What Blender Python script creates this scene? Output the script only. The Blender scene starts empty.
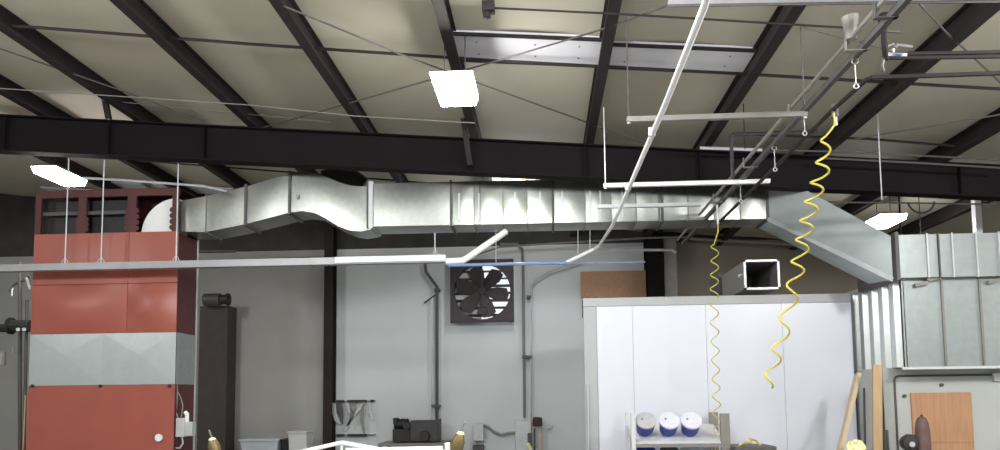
import bpy, bmesh, math, random
from mathutils import Vector, Matrix
random.seed(7)
SC = bpy.context.scene
COL = SC.collection
EYE = 1.75

# ------------------------------------------------------------------ camera frame (solved from the vanishing points)
F = 750.0; PX = 500.0; PY_ = 334.0
Yc = Vector((44, -(395-PY_), -F)).normalized()
Zc = Vector((-102, 9234, -750.0)); Zc = (Zc - Yc*Yc.dot(Zc)).normalized()
Xc = Yc.cross(Zc)
def ray(x, y):
    d = Vector((x-PX, -(y-PY_), -F)); return Vector((d.dot(Xc), d.dot(Yc), d.dot(Zc)))
def A(x, y, Y):                       # point seen at photo position x, y that stands at depth Y
    r = ray(x, y); p = r*(Y/r.y); p.z += EYE; return p
def H(x, y, h):                       # same, at height h above the eye
    r = ray(x, y); p = r*(h/r.z); p.z += EYE; return p
SL = 0.083; RZ0 = 3.60
def R(x, y, off=0.0):                 # same, off below the roof liner
    r = ray(x, y); p = r*((RZ0-off)/(r.z+SL*r.x)); p.z += EYE; return p
def roof(X, off=0.0): return EYE + RZ0 - SL*X - off

# ------------------------------------------------------------------ materials
def lin(c):
    c = c/255.0
    return c/12.92 if c <= .04045 else ((c+.055)/1.055)**2.4
def mat(name, rgb, rough=.6, metal=0.0, var=.12, scale=6.0, bump=0.0, stretch=None, spec=.5, bscale=None):
    m = bpy.data.materials.new(name); m.use_nodes = True
    nt = m.node_tree; b = nt.nodes['Principled BSDF']
    c = [lin(v) for v in rgb]
    tc = nt.nodes.new('ShaderNodeTexCoord'); mp = nt.nodes.new('ShaderNodeMapping')
    nt.links.new(tc.outputs['Object'], mp.inputs['Vector'])
    if stretch: mp.inputs['Scale'].default_value = stretch
    nz = nt.nodes.new('ShaderNodeTexNoise'); nz.inputs['Scale'].default_value = scale; nz.inputs['Detail'].default_value = 5
    nt.links.new(mp.outputs['Vector'], nz.inputs['Vector'])
    cr = nt.nodes.new('ShaderNodeValToRGB')
    cr.color_ramp.elements[0].position = .3; cr.color_ramp.elements[1].position = .7
    cr.color_ramp.elements[0].color = [v*(1-var) for v in c]+[1]
    cr.color_ramp.elements[1].color = [min(1, v*(1+var)) for v in c]+[1]
    nt.links.new(nz.outputs['Fac'], cr.inputs['Fac']); nt.links.new(cr.outputs['Color'], b.inputs['Base Color'])
    b.inputs['Roughness'].default_value = rough; b.inputs['Metallic'].default_value = metal
    b.inputs['Specular IOR Level'].default_value = spec
    if bump:
        bp = nt.nodes.new('ShaderNodeBump'); bp.inputs['Strength'].default_value = bump; bp.inputs['Distance'].default_value = .02
        n2 = nt.nodes.new('ShaderNodeTexNoise'); n2.inputs['Scale'].default_value = bscale or scale*2
        nt.links.new(mp.outputs['Vector'], n2.inputs['Vector'])
        nt.links.new(n2.outputs['Fac'], bp.inputs['Height']); nt.links.new(bp.outputs['Normal'], b.inputs['Normal'])
    return m
def emis(name, rgb, s):
    m = bpy.data.materials.new(name); m.use_nodes = True
    b = m.node_tree.nodes['Principled BSDF']
    b.inputs['Base Color'].default_value = [lin(v) for v in rgb]+[1]
    b.inputs['Emission Color'].default_value = [lin(v) for v in rgb]+[1]
    b.inputs['Emission Strength'].default_value = s
    return m
M = dict(
    rimg = mat('rim_grey', (162,165,168), .55, var=.03, scale=3),
    band = mat('band_galvanised', (178,188,190), .4, metal=.45, var=.04, scale=6),
    bristle = mat('brown_bristles', (62,48,46), .85, var=.3, scale=40),
    cab = mat('cabinet_grey', (62,61,64), .55, var=.1, scale=4),
    tray = mat('tray_galvanised', (150,152,156), .45, metal=.3, var=.06, scale=6),
    encl = mat('enclosure_paint', (172,176,174), .6, var=.03, scale=2),
    dull = mat('weathered_grey', (112,112,116), .8, spec=.1),
    liner = mat('roof_insulation', (176,171,156), .75, var=.06, scale=.9, bump=.25, bscale=1.6),
    steel = mat('dark_steel', (40,34,35), .7, spec=.25, var=.15, scale=3),
    rafter = mat('rafter_steel', (19,15,19), .75, var=.12, spec=.15, scale=2),
    galv = mat('galvanised_sheet', (152,156,152), .33, metal=.92, var=.07, scale=14, bump=.05, bscale=3),
    galv2 = mat('dull_galvanised', (152,160,161), .42, metal=.6, var=.06, scale=10, bump=.03, bscale=3),
    wallg = mat('grey_painted_wall', (202,208,212), .6, var=.03, scale=1.2, bump=.05),
    walld = mat('dull_grey_wall', (160,161,159), .75, var=.06, scale=1.2),
    wallb = mat('brown_grey_wall', (126,117,106), .8, var=.06, scale=1.5),
    dark = mat('shaded_upper_wall', (62,58,57), .85, var=.2, scale=3),
    booth = mat('white_panel', (204,208,219), .3, var=.015, scale=2),
    boothf = mat('pale_grey_trim', (196,198,202), .5, var=.03, scale=2),
    red = mat('red_enamel', (152,82,70), .36, var=.06, scale=2.5, bump=.04, bscale=1.2),
    redd = mat('dark_red_enamel', (74,34,34), .55, var=.15, scale=3),
    black = mat('black_metal', (34,33,36), .55, var=.2, scale=8),
    fan = mat('fan_brown_black', (48,40,44), .55, var=.2, scale=5),
    white = mat('white_paint', (226,228,230), .4, var=.03, scale=4),
    lgrey = mat('light_grey_metal', (188,192,196), .4, metal=.3, var=.06, scale=6),
    grey = mat('mid_grey_metal', (128,126,122), .5, metal=.3, var=.1, scale=6),
    dgrey = mat('dark_grey_metal', (80,78,78), .55, metal=.2, var=.1, scale=6),
    yellow = mat('yellow_hose', (190,180,78), .4, var=.05, scale=6),
    blue = mat('blue_pipe', (108,130,172), .4, var=.06, scale=6),
    dblue = mat('blue_plastic', (36,56,148), .35, var=.1, scale=6),
    lid = mat('pale_lid', (206,208,220), .4, var=.06, scale=16),
    lidg = mat('grey_lid', (170,172,178), .45, var=.1, scale=16),
    osb = mat('strand_board', (170,134,106), .8, var=.2, scale=30),
    ply = mat('orange_plywood', (172,130,98), .6, var=.12, scale=5, stretch=(6,1,.5)),
    pine = mat('pine_wood', (176,150,114), .65, var=.1, scale=5, stretch=(12,4,.6)),
    pinel = mat('pale_pine_wood', (190,174,148), .65, var=.1, scale=5, stretch=(12,4,.6)),
    brass = mat('aged_brass', (112,98,64), .42, metal=.4, var=.2, scale=14),
    concrete = mat('concrete_floor', (150,148,144), .6, var=.1, scale=1.5),
    skyl = mat('white_skylight_sheet', (214,216,224), .6, spec=.2, var=.04, scale=3),
    plum = mat('plum_brown_leather', (96,74,72), .6, var=.2, scale=10),
    cream = mat('cream_paper', (236,232,180), .7, var=.1, scale=10),
    binp = mat('pale_blue_plastic', (196,206,216), .4, var=.04, scale=4),
    lamp = emis('lamp_lens', (255,252,246), 90.0),
    lampr = emis('small_lamp_lens', (255,252,246), 40.0),
    day = emis('daylight_slat', (225,230,236), .8),
)

# ------------------------------------------------------------------ mesh builder
class MB:
    def __init__(s): s.bm = bmesh.new()
    def face(s, vs):
        try: return s.bm.faces.new(vs)
        except ValueError: return None
    def box(s, a, b):
        x0,x1 = sorted((a[0],b[0])); y0,y1 = sorted((a[1],b[1])); z0,z1 = sorted((a[2],b[2]))
        return s.hexa([(x0,y0,z0),(x1,y0,z0),(x1,y1,z0),(x0,y1,z0)], [(x0,y0,z1),(x1,y0,z1),(x1,y1,z1),(x0,y1,z1)])
    def hexa(s, lo, hi):
        v = [s.bm.verts.new(p) for p in lo]; w = [s.bm.verts.new(p) for p in hi]; n = len(v)
        s.face(v[::-1]); s.face(w)
        for i in range(n): s.face([v[i], v[(i+1)%n], w[(i+1)%n], w[i]])
        return s
    def beam(s, a, b, w, h, up=Vector((0,0,1))):        # rectangular bar, w across, h along up
        a = Vector(a); b = Vector(b); d = (b-a).normalized()
        sd = d.cross(up)
        if sd.length < 1e-4: sd = Vector((1,0,0))
        sd.normalize(); u = sd.cross(d).normalized()
        q = [(-w/2,-h/2),(w/2,-h/2),(w/2,h/2),(-w/2,h/2)]
        return s.hexa([a+sd*i+u*j for i,j in q], [b+sd*i+u*j for i,j in q])
    def extrude(s, prof, a, b, U, V):                   # profile (u, v) swept from a to b
        a = Vector(a); b = Vector(b)
        return s.hexa([a+U*p[0]+V*p[1] for p in prof], [b+U*p[0]+V*p[1] for p in prof])
    def tube(s, pts, r, n=8, caps=True):
        pts = [Vector(p) for p in pts]
        rs = r if isinstance(r, (list, tuple)) else [r]*len(pts)
        rings = []; ref = None
        for i, p in enumerate(pts):
            if i == 0: t = pts[1]-pts[0]
            elif i == len(pts)-1: t = pts[-1]-pts[-2]
            else: t = (pts[i]-pts[i-1]).normalized()+(pts[i+1]-pts[i]).normalized()
            t.normalize()
            if ref is None:
                ref = t.cross(Vector((0,0,1)))
                if ref.length < .05: ref = t.cross(Vector((1,0,0)))
            ref = (ref - t*ref.dot(t)).normalized(); bi = t.cross(ref)
            rings.append([s.bm.verts.new(p+ref*rs[i]*math.cos(2*math.pi*k/n)+bi*rs[i]*math.sin(2*math.pi*k/n)) for k in range(n)])
        for q, w in zip(rings, rings[1:]):
            for k in range(n): s.face([q[k], q[(k+1)%n], w[(k+1)%n], w[k]])
        if caps: s.face(rings[0][::-1]); s.face(rings[-1])
        return s
    def sphere(s, c, r, sc=(1,1,1), n=12):
        c = Vector(c); m = Matrix.Translation(c) @ Matrix.Diagonal((sc[0]*r, sc[1]*r, sc[2]*r, 1))
        bmesh.ops.create_uvsphere(s.bm, u_segments=n, v_segments=max(6, n*2//3), radius=1, matrix=m); return s
    def build(s, name, m, parent=None, smooth=True, origin=None, bevel=0):
        bm = s.bm
        bmesh.ops.recalc_face_normals(bm, faces=bm.faces)
        if bevel:
            es = [e for e in bm.edges if len(e.link_faces) == 2 and e.calc_face_angle(0) > .7]
            bmesh.ops.bevel(bm, geom=es, offset=bevel, segments=2, affect='EDGES', clamp_overlap=True, profile=.5)
        co = [v.co.copy() for v in bm.verts]
        if parent is not None: o3 = parent.location.copy(); par = parent
        elif origin is not None: o3 = Vector(origin)
        else:
            o3 = Vector(((min(c.x for c in co)+max(c.x for c in co))/2, (min(c.y for c in co)+max(c.y for c in co))/2, min(c.z for c in co)))
        if parent is not None and parent.parent is not None: o3 = parent.matrix_basis.translation + parent.parent.location
        bmesh.ops.translate(bm, verts=bm.verts, vec=-o3)
        for f in bm.faces: f.smooth = smooth
        if smooth:
            for e in bm.edges:
                if len(e.link_faces) == 2 and e.calc_face_angle(0) > .6: e.smooth = False
        me = bpy.data.meshes.new(name); bm.to_mesh(me); bm.free()
        me.materials.append(m if not isinstance(m, str) else M[m])
        o = bpy.data.objects.new(name, me); COL.objects.link(o)
        if parent is not None: o.parent = parent
        else: o.location = o3
        return o
def tag(o, label=None, cat=None, group=None, kind=None):
    if label: o['label'] = label
    if cat: o['category'] = cat
    if group: o['group'] = group
    if kind: o['kind'] = kind
    return o
def thing(name, loc, label, cat, group=None):
    o = bpy.data.objects.new(name, None); COL.objects.link(o); o.location = loc; o.empty_display_size = .1
    return tag(o, label, cat, group)
def struct(o): return tag(o, kind='structure')
def pbox(mb, x0, y0, x1, y1, Y0, Y1):       # upright box whose front face at depth Y0 covers this part of the photo
    xm, ym = (x0+x1)/2, (y0+y1)/2
    X0, X1 = A(x0, ym, Y0).x, A(x1, ym, Y0).x
    Z1, Z0 = A(xm, y0, Y0).z, A(xm, y1, Y0).z
    mb.box((X0, Y0, Z0), (X1, Y1, Z1)); return (X0, X1, Z0, Z1)
def arc(c, r, a0, a1, n, U, V): return [Vector(c)+U*r*math.cos(a0+(a1-a0)*i/n)+V*r*math.sin(a0+(a1-a0)*i/n) for i in range(n+1)]
UX, UY, UZ = Vector((1,0,0)), Vector((0,1,0)), Vector((0,0,1))

YW = 15.8; XL, XR = -13.0, 13.0; YF = -7.0
# ================================================================== THE SETTING
mb = MB(); mb.box((XL, YF, -.15), (XR, YW+.3, 0)); struct(mb.build('floor', 'concrete'))
# roof liner with soft sag between the purlins
PUR = [-5.42+1.52*i for i in range(-4, 11)]; PUR[4] = -5.56; PUR[5] = -3.94; PUR[6] = -2.38; PUR[7] = -.88
mb = MB(); g = []
nx = 120; ny = 30
for i in range(nx+1):
    X = XL+(XR-XL)*i/nx; row = []
    t = ((X+5.42) % 1.52)/1.52
    for j in range(ny+1):
        Y = YF+(YW+.3-YF)*j/ny
        row.append(mb.bm.verts.new((X, Y, roof(X, -.0)-.035*math.sin(math.pi*t)**2*0+.03*math.sin(math.pi*t)**2)))
    g.append(row)
for i in range(nx):
    for j in range(ny): mb.face([g[i][j], g[i][j+1], g[i+1][j+1], g[i+1][j]])
top = bmesh.ops.extrude_face_region(mb.bm, geom=list(mb.bm.faces))
bmesh.ops.translate(mb.bm, verts=[v for v in top['geom'] if isinstance(v, bmesh.types.BMVert)], vec=(0,0,.12))
struct(mb.build('ceiling', 'liner'))
# back wall: painted panels low, duct's shadow coloured into the strip over them, bays of different tone
xcol = A(328, 350, YW).x; xr = A(664, 270, YW).x; z1 = A(450, 247, YW).z; xd = A(233, 350, YW).x
def wallpiece(name, x0, x1, za, zb, m):
    mb = MB(); b = .07
    mb.hexa([(x0,YW,za),(x1,YW,za),(x1,YW+.2,za),(x0,YW+.2,za)],
            [(x0,YW,zb if zb else roof(x0)),(x1,YW,zb if zb else roof(x1)),(x1,YW+.2,zb if zb else roof(x1)),(x0,YW+.2,zb if zb else roof(x0))])
    return struct(mb.build(name, m))
wallpiece('wall_back', xcol, xr, 0, z1, 'wallg')
wallpiece('wall_back_left', XL, xcol, 0, z1, 'walld')
wallpiece('wall_back_right', xr, XR, 0, z1, 'wallb')
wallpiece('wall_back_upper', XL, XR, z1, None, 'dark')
mb = MB(); mb.box((XL-.2, YF, 0), (XL, YW+.2, roof(XL))); struct(mb.build('wall_left', 'walld'))
mb = MB(); mb.box((XR, YF, 0), (XR+.2, YW+.2, roof(XR))); struct(mb.build('wall_right', 'wallg'))
mb = MB(); mb.hexa([(XL,YF-.2,0),(XR,YF-.2,0),(XR,YF,0),(XL,YF,0)],[(XL,YF-.2,roof(XL)),(XR,YF-.2,roof(XR)),(XR,YF,roof(XR)),(XL,YF,roof(XL))])
struct(mb.build('wall_front', 'wallg'))

# ================================================================== ROOF STEEL
names = {-5.42:'leftmost of the dark roof purlins crossing the upper left corner',}
pl = ['far left dark purlin, mostly hidden past the left edge of the photo',
      'dark roof purlin running down from the upper left corner to the rafter',
      'dark roof purlin second from the upper left corner',
      'dark roof purlin third from left, left of the square lamp',
      'dark roof purlin directly above the bright square lamp',
      'dark roof purlin just right of the square lamp, over the skylight strip',
      'dark wide roof purlin meeting the right end of the skylight strip',
      'dark roof purlin crossing the upper right corner behind the air pipes',
      'dark roof purlin low at the right edge above the big beam',
      'dark purlin past the right edge, seen under the big beam']
k = 0
for X in PUR[2:13]:
    i = k; k += 1
    mb = MB(); h = .21; w = .11; t = .012; zt = roof(X)
    prof = [(-w/2, -h), (w/2, -h), (w/2, -h+.03), (w/2-t, -h+.03), (w/2-t, -h+t), (-w/2+t, -h+t), (-w/2+t, -t), (w/2-.02, -t), (w/2-.02, 0), (-w/2, 0)]
    prof = [(-w/2,-h),(w/2,-h),(w/2,-h+.035),(w/2-t,-h+.035),(w/2-t,-h+t),(t/2,-h+t),(t/2,-t),(w/2,-t),(w/2,0),(-w/2,0),(-w/2,-t),(-t/2,-t),(-t/2,-h+t),(-w/2+t,-h+t),(-w/2+t,-h+.035),(-w/2,-h+.035)]
    mb.extrude(prof, (X, -3.0, zt), (X, YW-.02, zt), UX, UZ)
    lb = pl[i-1] if 1 <= i < len(pl)+1 and i-1 < len(pl) else 'dark roof purlin outside the left of the picture'
    tag(mb.build('purlin', 'steel', smooth=False), lb, 'roof beam', 'roof purlins')
# main rafter: welded tapered I beam
YR = 9.7
def rz(X, top):
    a, b = (Vector(A(0,112,YR)), Vector(A(1000,165,YR))) if top else (A(0,150,YR), A(1000,197,YR))
    return a.z+(b.z-a.z)*(X-a.x)/(b.x-a.x)
rt = thing('rafter', (0, YR, rz(0, False)), 'deep black steel roof beam running across the whole photo', 'roof beam')
x0, x1 = XL+.05, XR-.05
def slab(ya, yb, fa, fb):
    m = MB(); m.hexa([(x0,ya,fa(x0)),(x1,ya,fa(x1)),(x1,yb,fa(x1)),(x0,yb,fa(x0))],[(x0,ya,fb(x0)),(x1,ya,fb(x1)),(x1,yb,fb(x1)),(x0,yb,fb(x0))]); return m
slab(YR+.09, YR+.11, lambda X: rz(X,0)+.02, lambda X: rz(X,1)-.02).build('web', 'rafter', rt, smooth=False)
slab(YR, YR+.2, lambda X: rz(X,0), lambda X: rz(X,0)+.018).build('bottom_flange', 'rafter', rt, smooth=False)
slab(YR, YR+.2, lambda X: roof(X)-.268, lambda X: roof(X)-.252).build('top_flange', 'rafter', rt, smooth=False)
# web continues up to the top flange
for px in (3, 107, 203, 470, 585, 700, 960):
    X = A(px, 150, YR).x; m = MB()
    m.box((X-.006, YR+.005, rz(X,0)+.02), (X+.006, YR+.088, rz(X,1)-.03)); m.build('stiffener', 'rafter', rt, smooth=False)
# flange braces between rafter and purlins
for (a, b, lb) in (((108,119),(104,99),'short dark brace standing from the big beam up to the purlin at upper left'),
                   ((470,165),(463,118),'short grey brace from the big beam up to the purlin behind the square lamp'),):
    m = MB(); p = A(a[0], a[1], YR-.04); q = A(b[0], b[1], YR-.14); m.beam(p, q, .07, .012, UY); m.beam(p+Vector((.03,.02,0)), q+Vector((.03,.02,0)), .012, .05, UY)
    tag(m.build('flange_brace', 'steel', smooth=False), lb, 'brace', 'flange braces')

# tension rods, straps and conduits over the roof
def rods(name, pts, r, m, label, cat, n=6, group=None):
    mb = MB(); mb.tube(pts, r, n); return tag(mb.build(name, m), label, cat, group)
SR = 'sag rods between the purlins'
rods('sag_rod', [R(0,25.5,.12), R(30,27,.12), R(250,44,.12), R(500,61,.12), R(745,74,.12), R(1000,89,.12)], .016, 'steel', 'long dark sag rod crossing all purlins just under the skylight strip', 'rod', group=SR)
rods('sag_rod', [R(100,100,.1),R(330,122,.1)], .005, 'grey', 'thin pale strap near the big beam, left of the square lamp', 'rod', group=SR)
rods('sag_rod', [R(738,134,.12), R(870,139,.12), R(955,146,.12)], .016, 'steel', 'dark sag rod just above the big beam at the right', 'rod', group=SR)
rods('sag_rod', [R(130,160,.12), R(300,173,.12), R(440,184,.12)], .014, 'steel', 'dark sag rod behind the big beam above the left duct', 'rod', group=SR)
XB = 'crossed wind bracing rods'
rods('bracing_rod', [R(255,-6,.2), R(397,53,.2), R(500,91,.2), R(655,147,.2)], .009, 'dgrey', 'bracing rod slanting down right past the square lamp to the big beam', 'rod', group=XB)
rods('bracing_rod', [R(262,128,.2), R(353,102,.2), R(500,60,.2), R(600,30,.2), R(672,4,.2)], .009, 'dgrey', 'bracing rod rising right behind the square lamp across the skylight', 'rod', group=XB)
rods('bracing_rod', [R(-5,47,.2), R(117,89,.2), R(204,121,.2)], .009, 'dgrey', 'bracing rod slanting at upper left under the first purlin', 'rod', group=XB)
rods('bracing_rod', [R(908,-8,.2), R(945,31,.2), R(1002,84,.2)], .01, 'dgrey', 'steep bracing rod crossing the purlin in the upper right corner', 'rod', group=XB)
rods('bracing_rod', [R(855,139,.2), R(1004,114,.2)], .01, 'dgrey', 'bracing rod rising to the right edge above the big beam', 'rod', group=XB)
rods('bracing_rod', [R(803,27,.2), R(905,54,.2)], .008, 'dgrey', 'short thin bracing rod behind the double rail at upper right', 'rod', group=XB)
rods('conduit', [R(-6,88,.29), R(250,105,.29), R(355,116,.29), R(475,123,.29)], .007, 'grey', 'thin pale conduit running under the purlins in front of the big beam', 'conduit')
rods('conduit', [R(493,8,.29), R(620,14,.29), R(850,28,.29)], .009, 'steel', 'thin conduit under the purlins leaving the small junction box', 'conduit')
p = R(489,8,.29); m = MB(); m.box(p-Vector((.06,.05,.04)), p+Vector((.05,.05,.05))); m.tube([p+Vector((-.02,0,-.04)), p+Vector((-.02,0,-.09))], .035, 10)
tag(m.build('junction_box', 'steel', bevel=.006), 'small dark junction box on the ceiling at the end of a conduit', 'junction box')
rods('conduit', [A(820,158,9.4), A(900,162,9.4), A(1003,168,9.4)], .014, 'dgrey', 'grey conduit running right in front of the big beam, lower of two', 'conduit')
rods('conduit', [A(735,149,9.45), A(850,152,9.4), A(1003,160,9.4)], .012, 'dgrey', 'dark conduit running right in front of the big beam, upper of two', 'conduit')
rods('conduit', [A(84,178,10.1), A(120,180,10.1), A(203,186,10.1), A(226,191,10.1)], .018, 'lgrey', 'pale conduit under the ceiling above the red unit', 'conduit')
rods('conduit', [A(640,204,10.35), A(730,203,10.35)], .014, 'grey', 'short grey conduit along the face of the main duct', 'conduit')
rods('conduit', [A(812,202,9.9), A(905,203,9.9), A(1003,204.5,9.9)], .012, 'dgrey', 'thin dark line of conduit just under the big beam at right', 'conduit')
rods('conduit', [A(700,148,9.4), A(762,150,9.4)], .02, 'lgrey', 'short pale conduit beside the black drop pipe', 'conduit')
rods('hanging_cable', arc(A(921,200,9.85), .17, math.pi*1.05, math.pi*1.95, 10, UX, UZ), .012, 'black', 'black cable sagging in a loop under the big beam at right', 'cable')

# skylight strip, sits against the liner between the purlins
for (a, lb) in ((((457,31),(598,38),(596,65),(463,57)), 'pale skylight panel in the ceiling right of the square lamp'),
                (((624,40),(771,52),(750,71),(617,66)), 'pale skylight panel in the ceiling, right of the middle purlin')):
    ps = [R(*q, .012) for q in a]
    Ys = [(ps[0].y+ps[1].y)/2, (ps[2].y+ps[3].y)/2]
    X0, X1 = (PUR[7]+.02, PUR[8]-.02) if a[0][0] < 500 else (PUR[8]+.02, PUR[9]-.02)
    rt = thing('skylight_panel', ((X0+X1)/2, Ys[1], roof((X0+X1)/2)), lb, 'skylight', 'skylight strip panels')
    m = MB(); m.hexa([(X0,Ys[0],roof(X0,.03)),(X1,Ys[0],roof(X1,.03)),(X1,Ys[1],roof(X1,.03)),(X0,Ys[1],roof(X0,.03))],
                     [(X0,Ys[0],roof(X0,-.01)),(X1,Ys[0],roof(X1,-.01)),(X1,Ys[1],roof(X1,-.01)),(X0,Ys[1],roof(X0,-.01))])
    m.build('sheet', 'skyl', rt, smooth=False)
    for Y in (Ys[0], Ys[1]):
        m = MB(); m.beam((X0,Y,roof(X0,.035)), (X1,Y,roof(X1,.035)), .03, .03); m.build('edge_trim', 'steel', rt, smooth=False)
    for fx in (.15, .55, .85):
        for Y in (Ys[0]*.72+Ys[1]*.28, Ys[0]*.28+Ys[1]*.72):
            X = X0+(X1-X0)*fx; m = MB(); m.tube([(X,Y,roof(X,.03)),(X,Y,roof(X,.042))], .009, 8); m.build('screw_cap', 'grey', rt)
# eave skylights near the back wall at left
for (xa, xb, ya, yb, lb) in ((113,147,183,189,'small white skylight gap near the wall above the red unit'),
                         (165,236,187,193,'long white skylight gap near the wall, above the left duct end'),
                         (52,97,189,193,'white skylight gap under the left lamp')):
    Yb = 13.2; Ya = 12.4
    X0 = R(xa, (ya+yb)/2).x; X1 = R(xb, (ya+yb)/2).x
    Ya = R((xa+xb)/2, ya, .02).y; Yb = min(R((xa+xb)/2, yb, .02).y, 15.7)
    if Ya > Yb-.3: Ya = Yb-.7
    X0 = X0; m = MB()
    m.hexa([(X0,Ya,roof(X0,.03)),(X1,Ya,roof(X1,.03)),(X1,Yb,roof(X1,.03)),(X0,Yb,roof(X0,.03))],[(X0,Ya,roof(X0)),(X1,Ya,roof(X1)),(X1,Yb,roof(X1)),(X0,Yb,roof(X0))])
    tag(m.build('skylight_panel', 'skyl', smooth=False), lb, 'skylight', 'skylights by the back wall')

# ================================================================== LAMPS
def lamp(px, py, Y, w, d, label, m='lamp'):
    c = A(px, py, Y)
    rt = thing('bay_lamp', c, label, 'ceiling lamp', 'square high bay lamps')
    mb = MB(); mb.hexa([c+Vector(v) for v in ((-w/2+.03,-d/2+.03,-.09),(w/2-.03,-d/2+.03,-.09),(w/2-.03,d/2-.03,-.09),(-w/2+.03,d/2-.03,-.09))],
                       [c+Vector(v) for v in ((-w/2,-d/2,.0),(w/2,-d/2,.0),(w/2,d/2,.0),(-w/2,d/2,.0))])
    mb.build('lens', m, rt, bevel=.01)
    mb = MB(); mb.hexa([c+Vector(v) for v in ((-w/2,-d/2,.001),(w/2,-d/2,.001),(w/2,d/2,.001),(-w/2,d/2,.001))],
                       [c+Vector(v) for v in ((-w/3,-d/3,.06),(w/3,-d/3,.06),(w/3,d/3,.06),(-w/3,d/3,.06))])
    mb.build('housing', 'lgrey', rt, smooth=False)
    zt = roof(c.x, .25)
    for sx in (-w/4, w/4):
        if zt > c.z+.1:
            mb = MB(); mb.tube([(c.x+sx, c.y, c.z+.055), (c.x+sx, c.y, roof(c.x+sx, .0))], .006, 6); mb.build('hanger', 'dgrey', rt)
    return rt
lamp(455, 86, 7.3, .42, .68, 'glaring square white lamp hanging in the upper middle')
lamp(60, 174, 10.9, .38, .8, 'glaring flat lamp at the left above the red unit')
lamp(884, 219, 12.2, .42, .7, 'small glaring lamp under the big beam at right', 'lampr')
# the hall's further lamps, behind and beside the camera
for (X, Y, e) in ((-5.0, 3.6, 420), (0.0, 3.2, 380), (5.0, 3.8, 480), (-9.5, 4.5, 150), (10.5, 4.5, 250), (-4, -3, 260), (4, -3, 260)):
    l = bpy.data.lights.new('unseen_light', 'POINT'); l.shadow_soft_size = .3; l.energy = e; l.color = (1, .99, .975)
    o = bpy.data.objects.new('unseen_light', l); COL.objects.link(o); o.location = (X, Y, min(roof(X, .62), EYE+3.0))
# unseen light added behind the duct to brighten the back wall
l = bpy.data.lights.new('unseen_light', 'POINT'); l.shadow_soft_size = .25; l.energy = 70; l.color = (1, .99, .975)
o = bpy.data.objects.new('unseen_light', l); COL.objects.link(o); o.location = (-.4, 12.6, roof(-.4, .42))

# ================================================================== AIR DUCT
def loft(rings, na=6, nl=6, bulge=.012):
    """rings of four corners: front top, front bottom, back bottom, back top"""
    mb = MB(); rr = []
    for a, b, last in [(rings[i], rings[i+1], i == len(rings)-2) for i in range(len(rings)-1)]:
        for s in range(nl+(1 if last else 0)):
            t = s/nl; c = [Vector(a[k]).lerp(Vector(b[k]), t) for k in range(4)]; ring = []
            T = (len(rr))/(nl*(len(rings)-1))
            cen = (c[0]+c[1]+c[2]+c[3])/4
            for k in range(4):
                p, q = c[k], c[(k+1)%4]; mid = (p+q)/2; nrm = (mid-cen).normalized()
                for u in range(na):
                    w = u/na; ring.append(mb.bm.verts.new(p.lerp(q, w)+nrm*bulge*math.sin(math.pi*w)*math.sin(math.pi*T)))
            rr.append(ring)
    n = len(rr[0])
    for q, w in zip(rr, rr[1:]):
        for k in range(n): mb.face([q[k], q[(k+1)%n], w[(k+1)%n], w[k]])
    mb.face(rr[0][::-1]); mb.face(rr[-1])
    return mb
YD = 10.35; DD = .52
def ring(px, yt, yb, Y=YD, d=DD):
    a = A(px, yt, Y); b = A(px, yb, Y); a.x = b.x = (a.x+b.x)/2
    return [a, b, b+Vector((0,d,0)), a+Vector((0,d,0))]
def grow(r, g, dx):
    c = sum((Vector(v) for v in r), Vector())/4
    out = []
    for v in r:
        v = Vector(v); o = Vector((0, g if v.y > c.y else -g, g if v.z > c.z else -g)); out.append(v+o+Vector((dx,0,0)))
    return out
duct = thing('air_duct', A(450,230,YD), 'long galvanised sheet metal air duct hanging under the big beam', 'air duct')
dr = {180:(201,231.5), 206:(196,232), 246:(186.5,224), 290:(173,212.5)}
main = [371,451,474,503,527,553,585,611,636,662,688,714,740,767]
def my(px): return (183.5-(px-371)*.022, 226.5-(px-371)*.020)
secs = []
ks = [180,206,246,290]
for a, b in zip(ks, ks[1:]): secs.append([ring(a,*dr[a]), ring(b,*dr[b])])
sc = [(290,173,212.5),(302,171.5,211),(314,172.5,212.5),(326,176.5,218.5),(338,182,226),(350,185.5,230.5),(360,186.5,231.5),(371,185.5,229.5)]
secs.append([ring(*q) for q in sc])
for a, b in zip(main, main[1:]): secs.append([ring(a,*my(a)), ring(b,*my(b))])
for i, s in enumerate(secs): loft(s, bulge=.02 if i > 3 else .012, nl=6 if len(s) < 4 else 4).build('duct_section', 'galv', duct)
def flange(r, name='flange', g=.028, m='dgrey', w=.035):
    mb = MB(); a = grow(r, g, -w/2); b = grow(r, g, w/2)
    mb.hexa(a, b); return mb.build(name, m, duct, smooth=False)
for px in (246, 290): flange(ring(px, *dr[px]))
flange(ring(371,*my(371)), w=.06, m='lgrey'); flange(ring(368,*my(371)), w=.03)
for px in (451, 553, 662, 767): flange(ring(px, *my(px)), g=.022, w=.03)
for px in (474, 503, 527, 585, 611, 636, 688, 714, 740): flange(ring(px, *my(px)), 'standing_seam', g=.014, w=.012, m='grey')
flange(ring(206,*dr[206]), 'standing_seam', g=.012, w=.012, m='grey')
# raised pocket locks on the panels
for px in (459, 479, 515, 540, 562, 590, 600, 622):
    mb = MB(); yt, yb = my(px); p = A(px, yt+12, YD-.012); q = A(px, yb-4, YD-.012); q.x = p.x
    mb.beam(p, q, .02, .02, UY); mb.build('drive_cleat', 'lgrey', duct, smooth=False)
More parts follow.
